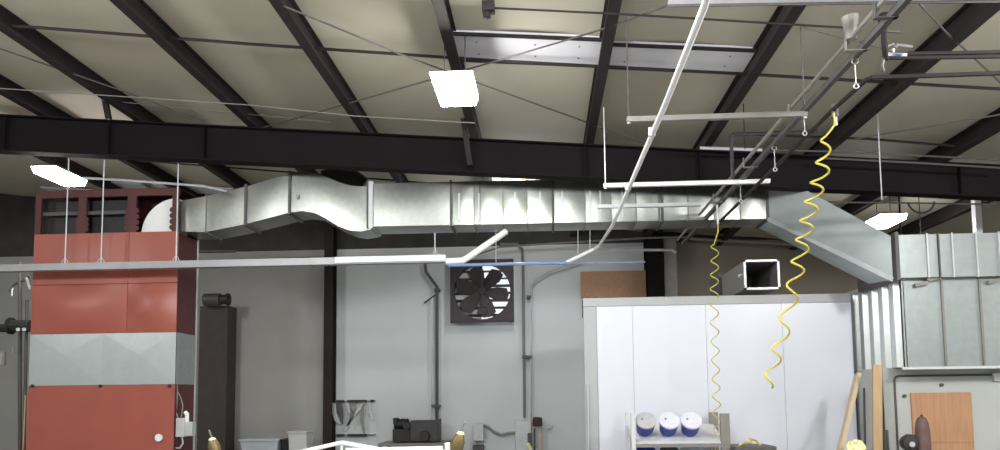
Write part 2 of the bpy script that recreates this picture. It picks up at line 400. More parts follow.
# diagonal offset out to the right hand plenum
r0 = ring(767, *my(767)); 
a = A(893, 236, 8.95); b = A(893, 279, 8.95); a.x = b.x
r2 = [a, b, b+Vector((.05,.62,0)), a+Vector((.05,.62,0))]
rm = [Vector(r0[k]).lerp(r2[k], .25) for k in range(4)]; rm[0] += Vector((0,0,.07)); rm[3] += Vector((0,0,.07))
loft([r0, rm, r2], bulge=.03).build('offset_section', 'band', duct)
mb = MB(); mb.beam(Vector(r0[1])+Vector((0,-.01,-.01)), Vector(r2[1])+Vector((0,-.01,-.01)), .03, .05); mb.build('edge_angle', 'lgrey', duct, smooth=False)
mb = MB(); p = A(298,197,YD-.02); mb.box(p-Vector((.02,.01,.03)), p+Vector((.02,.01,.03))); mb.build('damper_plate', 'grey', duct, smooth=False)
# straps hanging the duct
for px in (480, 553, 660):
    mb = MB(); p = A(px, my(px)[1]+3, YD-.03); q = Vector((p.x, p.y, roof(p.x, .02))); mb.beam(p, q, .03, .004, UX)
    mb.build('hanger_strap', 'dgrey', duct, smooth=False)

# white tapered elbow pieces / black flexible elbow seen above the S bend
mb = MB(); mb.tube([A(322,180,10.95), A(335,179,11.0), A(350,183,11.05), A(362,190,11.1)], [.14,.2,.22,.2], 14)
tag(mb.build('flexible_duct', 'black'), 'black flexible elbow behind the S bend of the duct', 'flexible duct')

# ================================================================== RED UNIT
YU = 10.25
zt = A(100, 190, YU).z
xl0 = A(27, 420, YU).x; xr0 = A(176, 330, YU).x
UD = .62*1.0
ru = thing('red_dust_collector', ((xl0+xr0)/2, YU, 0), 'tall red sheet metal unit with a galvanised middle band at left', 'dust collector')
zA = A(100, 233, YU).z; zB = A(100, 333.5, YU).z; zC = A(100, 385, YU).z
mb = MB(); mb.box((xl0, YU+.015, 0), (xr0, YU+UD, zA-.02)); mb.build('body', 'redd', ru, smooth=False)
xm = A(128, 280, YU).x
zm = A(100, 284, YU).z
def panel(x0, x1, z0, z1, name, m, bul=.015):
    mb = MB(); n = 8; g = []
    for i in range(n+1):
        g.append([mb.bm.verts.new((x0+(x1-x0)*i/n, YU-bul*math.sin(math.pi*i/n)*math.sin(math.pi*j/n), z0+(z1-z0)*j/n)) for j in range(n+1)])
    for i in range(n):
        for j in range(n): mb.face([g[i][j], g[i+1][j], g[i+1][j+1], g[i][j+1]])
    e = bmesh.ops.extrude_face_region(mb.bm, geom=list(mb.bm.faces))
    for v in e['geom']:
        if isinstance(v, bmesh.types.BMVert): v.co.y = YU+.014
    return mb.build(name, m, ru)
panel(xl0, xm-.003, zm+.004, zA, 'upper_panel', 'red'); panel(xm+.003, xr0, zm+.004, zA, 'upper_panel', 'red')
panel(xl0, xm-.003, zB+.004, zm-.004, 'upper_panel', 'red', .06); panel(xm+.003, xr0, zB+.004, zm-.004, 'upper_panel', 'red', .06)
panel(xl0, xr0, .02, zC-.004, 'lower_panel', 'red', .004)
# galvanised band with cross-broken pyramids
mb = MB(); n = 2
for (xa, xb) in ((xl0, (xl0+xr0)/2), ((xl0+xr0)/2, xr0)):
    v = [mb.bm.verts.new(q) for q in ((xa,YU,zC),(xb,YU,zC),(xb,YU,zB),(xa,YU,zB))]; c = mb.bm.verts.new(((xa+xb)/2, YU-.014, (zB+zC)/2+.06))
    for k in range(4): mb.face([v[k], v[(k+1)%4], c])
    w = [mb.bm.verts.new(q) for q in ((xa,YU+.014,zC),(xb,YU+.014,zC),(xb,YU+.014,zB),(xa,YU+.014,zB))]
    mb.face(w[::-1])
    for k in range(4): mb.face([v[(k+1)%4], v[k], w[k], w[(k+1)%4]])
bd = mb.build('middle_band', 'band', ru, smooth=False); bd['label'] = 'galvanised cross broken band'
for px in (33, 101, 170):
    mb = MB(); p = A(px, 386, YU-.001); mb.tube([p, p-Vector((0,.03,0))], .022, 10); mb.build('panel_latch', 'black', ru)
for px in range(36, 172, 9):
    mb = MB(); p = A(px, 336, YU-.001); mb.tube([p, p-Vector((0,.01,0))], .008, 6); mb.build('rivet', 'lgrey', ru)
mb = MB(); p = A(160, 437.5, YU); mb.tube([p, p-Vector((0,.03,0))], .045, 16); mb.tube([p-Vector((0,.028,0)), p-Vector((0,.045,0))], .052, 16)
kn = mb.build('gauge', 'white', ru); kn['label'] = 'white round gauge'
# galvanised patch on the side and the lit back edge put in as a pale strip
mb = MB(); mb.box((xr0, YU+.03, zC), (xr0+.006, YU+UD-.04, zB)); s = mb.build('side_band', 'galv2', ru, smooth=False)
mb = MB(); mb.box((xr0, YU+UD-.03, .0), (xr0+.012, YU+UD, zA)); mb.build('lit_edge', 'lgrey', ru, smooth=False)
# open filter bank on top: frame, scalloped posts, filters, arched mouth
mb = MB()
mb.box((xl0, YU, zt-.1), (xr0, YU+.05, zt)); mb.box((xl0, YU+UD-.03, zA-.03), (xr0, YU+UD, zt)); mb.box((xl0, YU, zt-.002), (xr0, YU+UD, zt+.01))
mb.build('top_frame', 'redd', ru, smooth=False)
posts = [(35,41), (78,86), (127,136), (172,178)]
for i, (a, b) in enumerate(posts):
    mb = MB(); X0 = A(a, 215, YU).x; X1 = A(b, 215, YU).x
    mb.box((X0, YU, zA), (X1, YU+.03, zt-.1))
    for side, X in ((-1, X0), (1, X1)):
        if (i == 0 and side < 0) or (i == 3 and side > 0) or (i == 0): continue
        for k in range(4):
            z = zA+.06+k*(.085 if i != 1 else .07)
            if i == 1 and k > 2: continue
            pts = [(X+.055*math.cos(t*math.pi/6)*.7, 0, z+.04*math.sin(t*math.pi/6)) for t in range(12)]
            mb.hexa([(q[0], YU+.002, q[2]) for q in pts], [(q[0], YU+.024, q[2]) for q in pts])
    mb.build('scalloped_post', 'redd', ru, smooth=False)
for (a, b) in ((41,78), (86,127)):
    X0 = A(a-2, 215, YU).x; X1 = A(b+2, 215, YU).x
    mb = MB(); mb.box((X0, YU+.2, zA), (X1, YU+.25, zt-.1)); mb.build('filter_pad', 'black', ru, smooth=False)
    mb = MB(); zz = A(60, 213, YU).z; mb.box((X0, YU+.06, zz-.02), (X1, YU+.1, zz+.03)); mb.build('cross_rail', 'dgrey', ru, smooth=False)
X0 = A(136, 215, YU).x; X1 = A(172, 215, YU).x
mb = MB(); c = Vector((X1+.03, YU+.1, zA-.02)); pts = arc(c, X1-X0+.0, math.pi/2, math.pi, 14, UX, UZ)+[c]
mb.hexa([p for p in pts], [p+UY*.3 for p in pts]); s = mb.build('arched_mouth', 'white', ru); s['label'] = 'bright quarter round galvanised duct mouth'
mb = MB(); mb.box((X0-.02, YU+.45, zA), (X1+.02, YU+.5, zt-.1)); mb.build('filter_pad', 'black', ru, smooth=False)
# dark column behind the unit and its brackets
cz = thing('block_pier', (A(215,350,15.3).x, 15.3, 0), 'wide dark block pier against the wall right of the red unit', 'pier')
mb = MB(); Xa = A(199, 350, 15.3).x; Xb = A(227, 350, 15.3).x
mb.box((Xa, 15.3, 0), (Xb, 15.76, A(215,306,15.3).z)); mb.build('shaft', mat('dark_block', (66,60,60), .7, var=.15, scale=4), cz, smooth=False)
for y in (300,):
    mb = MB(); p = A(214, y, 15.2); mb.tube([p+Vector((-.18,-.05,0)), p+Vector((.16,-.05,0))], .13, 14); mb.build('motor_drum', 'dgrey', cz)
    mb = MB(); mb.tube([p+Vector((.16,-.05,0)), p+Vector((.3,-.05,0))], .1, 14); mb.tube([p+Vector((.3,-.05,-.0)), p+Vector((.34,-.05,0))], .13, 14); mb.build('pulley', 'black', cz)
# electrical boxes on the red unit's side
eb = thing('electrical_box', A(184,426,10.1), 'small pale electrical box on the right edge of the red unit', 'electrical box')
mb = MB(); pbox(mb, 175.5, 418, 184, 437, 10.28, 10.4); mb.build('box', 'lgrey', eb, smooth=False, bevel=.008)
mb = MB(); pbox(mb, 184.5, 422, 192, 436, 10.3, 10.42); mb.build('side_box', 'lgrey', eb, smooth=False, bevel=.008)
mb = MB(); mb.tube([A(187,422,10.33), A(187,414,10.33), A(185,412,10.33)], .03, 8); mb.build('fitting', 'white', eb)
mb = MB(); mb.tube([A(178,418,10.33), A(176,412,10.33), A(177,396,10.33), A(177,345,10.33)], .012, 6); mb.build('conduit', 'grey', eb)
mb = MB(); mb.tube([A(181,418,10.33), A(183,406,10.33), A(181,398,10.33), A(178,392,10.33)], .008, 6); mb.build('cable', 'grey', eb)
mb = MB(); mb.tube([A(182,437,10.33), A(183,443,10.33), A(180,448,10.33), A(176,448,10.33)], .012, 6); mb.build('cable_tail', 'lgrey', eb)

# ================================================================== CABLE TRAY, WHITE AND BLUE PIPES
YT = 9.95
ct = thing('cable_tray', A(220,268,YT), 'long pale metal channel hanging level across the left half', 'cable tray')
a = A(-60, 269.5, YT); b = A(446, 260, YT); mb = MB(); a.z = b.z = (a.z+b.z)/2
mb.extrude([(-.06,-.045),(.06,-.045),(.06,.05),(.045,.05),(.045,-.03),(-.045,-.03),(-.045,.05),(-.06,.05)], a, b, UY, UZ); mb.build('channel', 'tray', ct, smooth=False)
mb = MB(); mb.beam(b-Vector((1.5,.07,-.01)), b+Vector((0,-.07,.01)), .02, .08); mb.build('end_cover', 'lgrey', ct, smooth=False)
for px in (65, 101, 176, 435):
    p = A(px, 262, YT); p.z = a.z+.05; top_z = rz(p.x, 0) if px < 400 else A(435,233,YT).z
    mb = MB(); mb.tube([p, (p.x, p.y, top_z+(.0))], .009, 6); rd = mb.build('hanger_rod', 'lgrey', ct)
    mb = MB(); mb.tube([p+Vector((-.05,0,.0)), p+Vector((-.03,0,.05)), p+Vector((0,0,.08)), p+Vector((.03,0,.05)), p+Vector((.05,0,0))], .007, 6); mb.build('clip', 'lgrey', rd)
# duct-high beam clip for the last rod
rods('white_pipe', [A(446,261.5,YT), A(463,260.5,YT), A(468,257.5,YT), A(506,231.5,YT+.25)], .045, 'white', 'thick white pipe bending up from the channel end to the duct', 'pipe', n=12)
bp = thing('blue_pipe', A(520,265,YT), 'thin blue pipe running level in front of the wall fan', 'pipe')
mb = MB(); mb.tube([A(448,265.5,YT-.02), A(500,264.3,YT-.02), A(567,263,YT-.02)], .022, 8); mb.build('pipe', 'blue', bp)
mb = MB(); mb.tube([A(566,263,YT-.02), A(600,263,YT), A(645,262,YT+.1)], .012, 6); mb.build('thin_end', mat('blue_grey_wire', (120,128,150), .5), bp)
# white conduit coming along the ceiling toward the viewer and down to the blue pipe
wp = thing('white_conduit', H(705,5,2.2), 'thick white conduit slanting down from the top of the photo', 'conduit')
h = 2.2
pts = [H(710,-14,h), H(705,5,h), H(665,105,h), H(628,190,h), H(620,209,h), H(612,226,h)]
e = A(599,246,pts[-1].y+.9)
mb = MB(); mb.tube(pts+[e, A(592,250,10.15), A(566,262.5,YT)], .023, 10); mb.build('pipe', 'white', wp)
for q in ((652,133),(628,188)):
    mb = MB(); p = H(*q, h); mb.box(p-Vector((.03,.015,.03)), p+Vector((.03,.015,.05))); mb.build('clamp', 'lgrey', wp, smooth=False, bevel=.008)
for (px, y0, y1) in ((578,229,255), (590,229,250)):
    mb = MB(); mb.tube([A(px,y0,YT+.35), A(px,y1,YT+.2)], .006, 6); mb.build('hanger_wire', 'lgrey', wp)
# level conduits behind, on the wall
rods('wall_conduit', [A(225,262,15.65), A(300,258,15.65), A(420,256,15.65)], .02, 'dgrey', 'dark pipe along the wall under the left duct', 'pipe')
rods('wall_conduit', [A(468,258,15.4), A(500,247,15.3), A(560,243,15.3), A(645,238,15.3), A(690,237,15.3)], .022, 'grey', 'pale pipe running along the top of the wall behind the main duct', 'pipe')
rods('wall_conduit', [A(598,250,14.3), A(672,250,14.3), A(676,253,14.3)], .028, 'lgrey', 'short pale level pipe ending at the wall column', 'pipe')
rods('wall_conduit', [A(690,239,15.3), A(770,243,15.3), A(850,250,15.3), A(880,252,15.3)], .03, 'wallb', 'brown grey pipe along the wall under the slanting duct, lower of two', 'pipe')
rods('wall_conduit', [A(690,233,15.3), A(770,237,15.3), A(860,243,15.3)], .02, 'wallb', 'brown grey pipe along the wall under the slanting duct, upper of two', 'pipe')

# ================================================================== HANGING STRUTS, DOUBLE RAIL, AIR PIPES
h = 2.37
def strut(a, b, hh, m, label, rodpts, name='strut_channel'):
    p, q = H(*a, hh), H(*b, hh); Y = (p.y+q.y)/2; p.y = q.y = Y
    rt = thing(name, (p+q)/2, label, 'strut', 'hanging strut channels')
    mb = MB(); mb.extrude([(-.025,-.022),(.025,-.022),(.025,.022),(.012,.022),(.012,-.01),(-.012,-.01),(-.012,.022),(-.025,.022)], p, q, UY, UZ)
    mb.build('channel', m, rt, smooth=False)
    for (px) in rodpts:
        c = H(px, a[1]+(b[1]-a[1])*(px-a[0])/(b[0]-a[0]), hh); c.y = Y
        mb = MB(); mb.tube([c-Vector((0,0,.03)), (c.x, c.y, roof(c.x, .25))], .007, 6); mb.build('threaded_rod', 'dgrey' if m != 'white' else 'lgrey', rt)
        mb = MB(); mb.tube([c+Vector((0,0,-.035)), c+Vector((0,0,-.02))], .016, 6); mb.build('nut', 'lgrey', rt)
    return Y
Y1 = strut((627,119), (806,115), h, 'grey', 'grey hanging strut under the white conduit, upper of the two', (629, 804))
Y2 = strut((604,184), (768,183), h, 'white', 'bright pale hanging strut lower down in front of the duct', (606,))
strut((598,206), (700,205), h, 'lgrey', 'thin pale strut in front of the duct below the bright one', ())
# double rail running from the viewer to the wall
rl = thing('overhead_rail', H(800,115,h+.06), 'double grey rail slanting from the top right down to the duct', 'rail')
mb = MB(); p = H(911,-8,h+.04); q = H(684,243,h+.04); q.x = p.x = (p.x+q.x)/2; mb.beam(p, q, .042, .045); mb.build('channel', 'dgrey', rl, smooth=False)
mb = MB(); p2 = p+Vector((-.09,0,.05)); q2 = q+Vector((-.09,0,.05)); mb.tube([p2, q2], .018, 8); mb.build('pipe', 'grey', rl)
Xr = p.x; Zr = p.z
for (px, py) in ((893,14), (862,47), (800,113), (752,165), (720,200)):
    c = H(px, py, h+.04); c.x = Xr
    mb = MB(); mb.box((Xr-.12, c.y-.02, Zr-.03), (Xr+.03, c.y+.02, Zr-.02)); mb.box((Xr-.005, c.y-.02, Zr-.03), (Xr+.03, c.y+.02, Zr+.045)); mb.box((Xr-.12, c.y-.02, Zr-.03), (Xr-.112, c.y+.02, Zr+.08)); mb.build('clamp', 'grey' if py != 14 else 'dgrey', rl, smooth=False, bevel=.01)
p = A(864,30,H(870,38,h).y-.1); p = H(866,36,h+.1)
mb = MB(); mb.tube([p+Vector((-.1,0,-.02)), p+Vector((-.1,0,.14))], [.035,.06], 10); mb.build('trolley_cup', 'grey', rl)
# ring hooks hanging below the rail
for (px, py, ln, lb) in ((853,64,.19,'steel ring hook hanging from the rail near the top right, nearest to the viewer'),
                         (807,118,.16,'steel ring hook hanging from the rail end of the grey strut'),
                         (769,150,.22,'steel ring hook hanging from the rail in front of the big beam'),
                         (741,186,.2,'steel ring hook hanging from the rail at the bright strut')):
    c = H(px, py, h-.02); c.x = Xr+.0
    c.z = Zr-.018
    rt = thing('ring_hook', c, lb, 'hook', 'ring hooks under the rail')
    mb = MB(); mb.tube([c+Vector((.022*math.cos(t), 0, -.022+.022*math.sin(t))) for t in [i*math.pi/6 for i in range(13)]], .005, 6, caps=False); mb.build('ring', 'grey', rt)
    mb = MB(); mb.tube([c+Vector((0,0,-.044)), c+Vector((0,0,-ln))], .004, 6); mb.build('stem', 'lgrey', rt)
    mb = MB(); d = c+Vector((0,0,-ln)); mb.tube([d+Vector((.017*math.cos(t), 0, -.017+.017*math.sin(t))) for t in [i*math.pi/6 for i in range(13)]], .005, 6, caps=False); mb.build('hook_eye', 'lgrey', rt)
# black air pipe parallel to the rail
ap = thing('air_pipe', H(868,78,2.28), 'dark air pipe from the right edge turning down beside the rail', 'pipe')
hh = 2.28
pp = [H(1004,73,hh), H(935,75.5,hh), H(872,77.5,hh), H(866,80,hh), H(835,108,hh), H(790,150,hh), H(735,201,hh), H(712,222,hh)]
for k in range(4, 8): pp[k].x = pp[4].x
mb = MB(); mb.tube(pp, .018, 8); mb.build('pipe', 'steel', ap)
p = H(835,110,hh); mb = MB(); mb.tube([p+Vector((0,0,.05)), p+Vector((0,0,-.06))], .03, 8); mb.build('tee_fitting', 'dgrey', ap)
mb = MB(); mb.tube([p+Vector((0,0,-.06)), p+Vector((0,0,-.13))], .016, 8); mb.build('hose_tail', 'lgrey', ap)
# black pipe with drop leg
hb = 2.3
c1 = A(731,134.5,8.1); c2 = A(818,139,8.1); c3 = A(731,178,8.1); c2.z = c1.z; c3.x = c1.x
rods('black_pipe', [c2, c1+Vector((.02,0,0)), c1+Vector((0,0,-.02)), c3], .022, 'black', 'black pipe with a drop leg above the bright strut', 'pipe')
# double pipes and valve cluster at the top right
vc = thing('valve_manifold', A(884,40,6.0), 'cluster of valves and fittings with double pipes at upper right', 'valve manifold')
Yv = 5.6
def av(x, y, d=0): return A(x, y, Yv+d)
for nm, pts, r, m_ in (('drop_pipe', [av(884,18), av(884,40), av(886,60)], .022, 'steel'),
                       ('supply_pipe', [av(884,58), av(940,57.5), av(1004,56.5)], .016, 'steel'),
                       ('supply_pipe', [av(890,54), av(960,53), av(1004,52)], .016, 'steel'),
                       ('side_pipe', [av(884,31), av(900,32)], .012, 'dgrey'),
                       ('side_pipe', [av(896,45), av(912,47)], .014, 'grey'),
                       ('drain_cock', [av(884,58), av(882,66), av(884,72)], .012, 'grey')):
    mb = MB(); mb.tube(pts, r, 8); mb.build(nm, m_, vc)
mb = MB(); mb.tube([av(887,55), av(906,55.5)], .02, 10); mb.tube([av(893,49), av(893,56)], .014, 8); mb.build('valve_body', 'lgrey', vc)
mb = MB(); mb.tube([av(896,53.5,-.03), av(902,54.5,-.03)], .009, 8); s = mb.build('valve_handle', 'blue', vc); s['label'] = 'blue valve handle'
mb = MB(); mb.tube([av(886,47), av(893,44), av(897,48)], .01, 6); mb.build('lever', 'grey', vc)
mb = MB(); mb.sphere(av(884,18), .045); mb.build('elbow', 'steel', vc)
# channel crossing along the very top edge at right
tc = thing('ceiling_channel', A(830,2,4.9), 'pale flat channel along the top edge of the photo at right', 'channel')
a = A(668,3,4.9); b = A(1010,-2,4.9); mb = MB(); mb.beam(a, b, .03, .035); mb.build('channel', 'dull', tc, smooth=False)
a = A(668,6,4.89); b = A(1010,1.5,4.89); mb = MB(); mb.tube([a, b], .008, 6); mb.build('lower_edge', 'dgrey', tc)
for px in (672,1004):
    p = A(px, 2, 4.9); mb = MB(); mb.tube([p, (p.x, p.y, roof(p.x,.01))], .008, 6); mb.build('hanger_rod', 'dgrey', tc)
# hanger rods seen against roof and beam
rr = 'single hanger rods from the roof'
for (px, y0, y1, Y, lb, r, m_) in ((745,104,149,8.6,'thin dark rod hanging above the bright strut',.006,'steel'),
                                 (882,88,200,8.9,'thin pale rod hanging across the big beam at right',.007,'lgrey'),
                                 (901,200,236,11.0,'dark rod above the right hand duct corner',.012,'steel'),
                                 (921,205,236,11.0,'thin rod above the right hand duct',.007,'dgrey')):
    p = A(px, y1, Y); p0 = A(px, y0, Y)
    mb = MB(); mb.tube([(p.x,p.y,p.z), (p.x,p.y,roof(p.x,.02) if Y > 10 else p0.z)], r, 6)
    tag(mb.build('hanger_rod', m_), lb, 'rod', rr)
Zu1t = A(940,234,8.9).z+.03
rt = thing('support_post', A(978,234,11.5), 'short white post between the right hand duct and the ceiling', 'post')
p = A(978,234,11.5); mb = MB(); mb.box((p.x-.045,11.45,0),(p.x+.045,11.55,roof(p.x,.0))); mb.build('post', 'white', rt, smooth=False)
mb = MB(); mb.box((p.x-.09,11.41,0),(p.x+.09,11.59,.02)); mb.build('foot_plate', 'lgrey', rt, smooth=False)

# ================================================================== COILED YELLOW HOSES
def coil(axis, radii, turns, r, n=14):
    pts = []; tot = int(turns*n); L = len(axis)-1
    for i in range(tot+1):
        t = i/tot*L; k = min(int(t), L-1); p = Vector(axis[k]).lerp(Vector(axis[k+1]), t-k)
        R_ = radii[k]+(radii[k+1]-radii[k])*(t-k); a = 2*math.pi*turns*i/tot
        pts.append(p+Vector((R_*math.cos(a), R_*math.sin(a), 0)))
    return pts
YH = pp[4].y
hz = thing('coiled_air_hose', A(834,113,YH), 'long stretched yellow coiled air hose slanting down before the white booth', 'air hose', 'yellow coiled air hoses')
mb = MB(); ax = [A(827,130,YH), A(822,170,YH), A(811,205,YH), A(803,240,YH), A(795,280,YH), A(781,340,YH), A(767,388,YH)]
pts = coil(ax, [.03,.058,.058,.055,.055,.05,.04], 11, .012)
mb.tube([A(834,113,YH), A(835,124,YH), A(831,130,YH)]+pts[3:], .009, 6); mb.build('hose', 'yellow', hz)
Yh2 = 9.3
h2 = thing('coiled_air_hose', A(716,222,Yh2), 'tighter yellow coiled air hose hanging straight beside the bucket rack', 'air hose', 'yellow coiled air hoses')
ax = [A(715,240,Yh2), A(714,300,Yh2), A(716,380,Yh2), A(718,452,Yh2), A(718,480,Yh2)]
pts = coil(ax, [.045,.05,.045,.05,.05], 17, .009, 12)
mb = MB(); mb.tube([A(718,221,Yh2), A(718,232,Yh2), A(716,238,Yh2)]+pts[3:], .007, 6); mb.build('hose', 'yellow', h2)
mb = MB(); mb.tube([A(717,205,Yh2), A(718,224,Yh2)], .014, 8); mb.build('coupler', 'lgrey', h2)

# ================================================================== WALL COLUMN, PIPES, FAN, BOARD
st = thing('steel_column', (A(328,350,15.6).x, 15.6, 0), 'narrow dark steel column on the wall left of the hanging tools', 'column')
Xa, Xb = A(323.5,350,15.5).x, A(332.5,350,15.5).x; zt2 = roof(Xa, .05)
mb = MB(); mb.box((Xa,15.5,0),(Xb,15.515,zt2)); mb.build('front_flange', 'steel', st, smooth=False)
mb = MB(); mb.box(((Xa+Xb)/2-.006,15.515,0),((Xa+Xb)/2+.006,15.77,zt2)); mb.build('web', 'steel', st, smooth=False)
mb = MB(); mb.box((Xa,15.77,0),(Xb,15.785,zt2)); mb.build('back_flange', 'steel', st, smooth=False)
st = thing('steel_column', (A(655,260,15.4).x, 15.4, 0), 'dark steel column right of the strand board above the booth', 'column')
Xa, Xb = A(647,260,15.3).x, A(663,260,15.3).x; zt2 = roof(Xb, .05)
mb = MB(); mb.box((Xa,15.3,0),(Xb,15.315,zt2)); mb.build('front_flange', 'rafter', st, smooth=False)
mb = MB(); mb.box(((Xa+Xb)/2-.006,15.315,0),((Xa+Xb)/2+.006,15.77,zt2)); mb.build('web', 'rafter', st, smooth=False)
mb = MB(); mb.box((Xa,15.77,0),(Xb,15.785,zt2)); mb.build('back_flange', 'rafter', st, smooth=False)
mb = MB(); pbox(mb, 664, 236, 677, 300, 15.4, 15.7); tag(mb.build('wall_post', 'grey', smooth=False, bevel=.01), 'grey boxed post beside the dark column above the booth', 'post')
def wallpipe(pts, r, m, label, clips=(), Y=15.65):
    q = [A(x, y, Y) for x, y in pts]
    rt = thing('wall_pipe', q[-1], label, 'pipe', 'vertical pipes on the back wall')
    mb = MB(); mb.tube(q, r, 8); mb.build('pipe', m, rt)
    for (cx, cy, w) in clips:
        c = A(cx, cy, Y); mb = MB(); mb.box(c-Vector((w,.05,.03)), c+Vector((w,.12,.03))); mb.build('pipe_clamp', 'dgrey', rt, smooth=False, bevel=.006)
wallpipe([(425,264),(426,272),(437,287),(437,420)], .035, 'dgrey', 'dark wall pipe left of the fan with a kinked top', [(436,406,.09), (437,290,.06)])
wallpipe([(432,298),(432,420)], .016, 'lgrey', 'thin pale wall pipe beside the dark one left of the fan')
wallpipe([(424,303),(437,294)], .018, 'dgrey', 'short slanting pipe stub joining the kinked dark pipe')
wallpipe([(500,244),(517,244),(522,249),(523,262),(524.5,418)], .03, 'grey', 'grey wall pipe right of the fan bending left at its top', [(527,357,.1)])
wallpipe([(531,430),(531,285),(536,280),(549,272),(580,262)], .022, 'lgrey', 'paler wall pipe right of the fan slanting off at its top', [(529,297,.05)])
wallpipe([(583,300),(583,318)], .02, 'dgrey', 'short dark pipe stub against the booth corner')

# exhaust fan
YFn = 15.52
fn = thing('exhaust_fan', A(481,322,YFn), 'large square dark exhaust fan mounted on the grey wall', 'fan')
c = A(482,291,YFn); W = .648; Rr = .592
def ringplate(c, W, Rr, y0, y1, m, name, parent):
    mb = MB(); N = 40; prev = None; fo = []; 
    for i in range(N):
        a = 2*math.pi*i/N+math.pi/4; ca, sa = math.cos(a), math.sin(a); k = W/max(abs(ca), abs(sa))
        fo.append([mb.bm.verts.new((c.x+ca*Rr, y, c.z+sa*Rr)) for y in (y0,y1)]+[mb.bm.verts.new((c.x+ca*k, y, c.z+sa*k)) for y in (y0,y1)])
    for i in range(N):
        p, q = fo[i], fo[(i+1)%N]
        mb.face([p[0],q[0],q[2],p[2]]); mb.face([p[1],p[3],q[3],q[1]]); mb.face([p[0],p[1],q[1],q[0]]); mb.face([p[2],q[2],q[3],p[3]])
    return mb.build(name, m, parent, smooth=False)
ringplate(c, W, Rr, YFn, YFn+.2, 'fan', 'housing', fn)
mb = MB()
for s in (-1, 1):
    mb.box((c.x-W-.01, YFn-.02, c.z+s*W-.02), (c.x+W+.01, YFn, c.z+s*W+.02)); mb.box((c.x+s*W-.02, YFn-.02, c.z-W-.01), (c.x+s*W+.02, YFn, c.z+W+.01))
mb.build('front_rim', 'fan', fn, smooth=False)
mb = MB(); mb.box((c.x-Rr, YFn+.205, c.z-Rr), (c.x+Rr, YFn+.215, c.z+Rr)); mb.bm.verts.ensure_lookup_table(); [setattr(v.co,'x',c.x-.03) for v in mb.bm.verts if v.co.x < c.x]; s = mb.build('daylight_opening', 'day', fn, smooth=False); s['label'] = 'bright daylight behind the shutter'
mb = MB(); mb.box((c.x-Rr, YFn+.205, c.z-Rr), (c.x-.03, YFn+.215, c.z+Rr)); mb.build('closed_shutter', 'wallg', fn, smooth=False)
for i in range(8):
    z = c.z-Rr+.1+i*.155; mb = MB(); mb.beam((c.x-Rr,YFn+.17,z), (c.x+Rr,YFn+.17,z), .05 if i%2 else .06, .012 if i > 4 else .03, Vector((0,.55,1)).normalized()); mb.build('shutter_slat', 'dgrey', fn, smooth=False)
for i, a in enumerate((-8, 52, 108, 166, 226, 288)):
    a = math.radians(a); mb = MB(); u = Vector((math.cos(a), 0, math.sin(a))); v = Vector((-math.sin(a), 0, math.cos(a)))
    prof = [(.06,-.06),(.2,-.12),(.38,-.17),(.54,-.15),(.565,.0),(.5,.14),(.3,.13),(.06,.07)]
    lo = [c+u*p+v*q+UY*(.06+q*.25) for p, q in prof]; hi = [x+UY*.008 for x in lo]
    mb.hexa(lo, hi); mb.build('blade', 'fan', fn, smooth=False)
mb = MB(); mb.tube([c+UY*.02, c+UY*.11], .075, 16); mb.build('hub', 'fan', fn)
mb = MB(); mb.box(c+Vector((-.1,.0,-.5)), c+Vector((.1,.05,-.34))); mb.build('motor', 'fan', fn, smooth=False, bevel=.02)
mb = MB(); mb.beam(c+Vector((0,.0,-.55)), c+Vector((0,.0,.55)), .03, .03, UX); mb.build('motor_bracket', 'fan', fn, smooth=False)
rods('hanger_rod', [A(496,230,YT+.3), A(496,262,YT)], .006, 'lgrey', 'thin pale rod dropping to the blue pipe above the fan', 'rod')
mb = MB(); pbox(mb, 581, 271, 646, 297, 15.65, 15.78); tag(mb.build('strand_board', 'osb', smooth=False), 'brown strand board panel on the wall above the booth left corner', 'board')

# ================================================================== WHITE BOOTH
YB = 10.0
bt = thing('white_booth', (A(720,400,YB).x, YB, 0), 'large white walled booth with a pale grey rim', 'booth')
bx0, bx1 = A(584.5,380,YB).x, A(855,380,YB).x; bz = A(720,295.5,YB).z
fw = A(598,380,YB).x-bx0; fz = bz-A(720,304.5,YB).z
mb = MB(); mb.box((bx0+.01, YB+.03, 0), (bx1, YB+.12, bz-.01)); mb.box((bx0+.6, YB+.12, 0), (bx1, 13.4, bz-.01)); mb.build('body', 'boothf', bt, smooth=False)
edges = [598, 634, 708, 785, 855]
for a, b in zip(edges, edges[1:]):
    mb = MB(); mb.box((A(a,380,YB).x+.002, YB+.012, 0), (A(b,380,YB).x-.002, YB+.03, bz-fz)); mb.build('front_panel', 'booth', bt, smooth=False)
mb = MB(); mb.box((bx0, YB, bz-fz), (bx1, YB+.04, bz)); mb.build('top_rim', 'rimg', bt, smooth=False, bevel=.012)
mb = MB(); mb.box((bx0, YB, 0), (bx0+fw, YB+.04, bz-fz)); mb.build('side_rim', 'rimg', bt, smooth=False, bevel=.012)
mb = MB(); mb.tube([(bx0+.04, YB-.02, .1), (bx0+.04, YB-.02, A(590,385,YB).z)], .014, 8); mb.build('edge_tube', 'lgrey', bt)
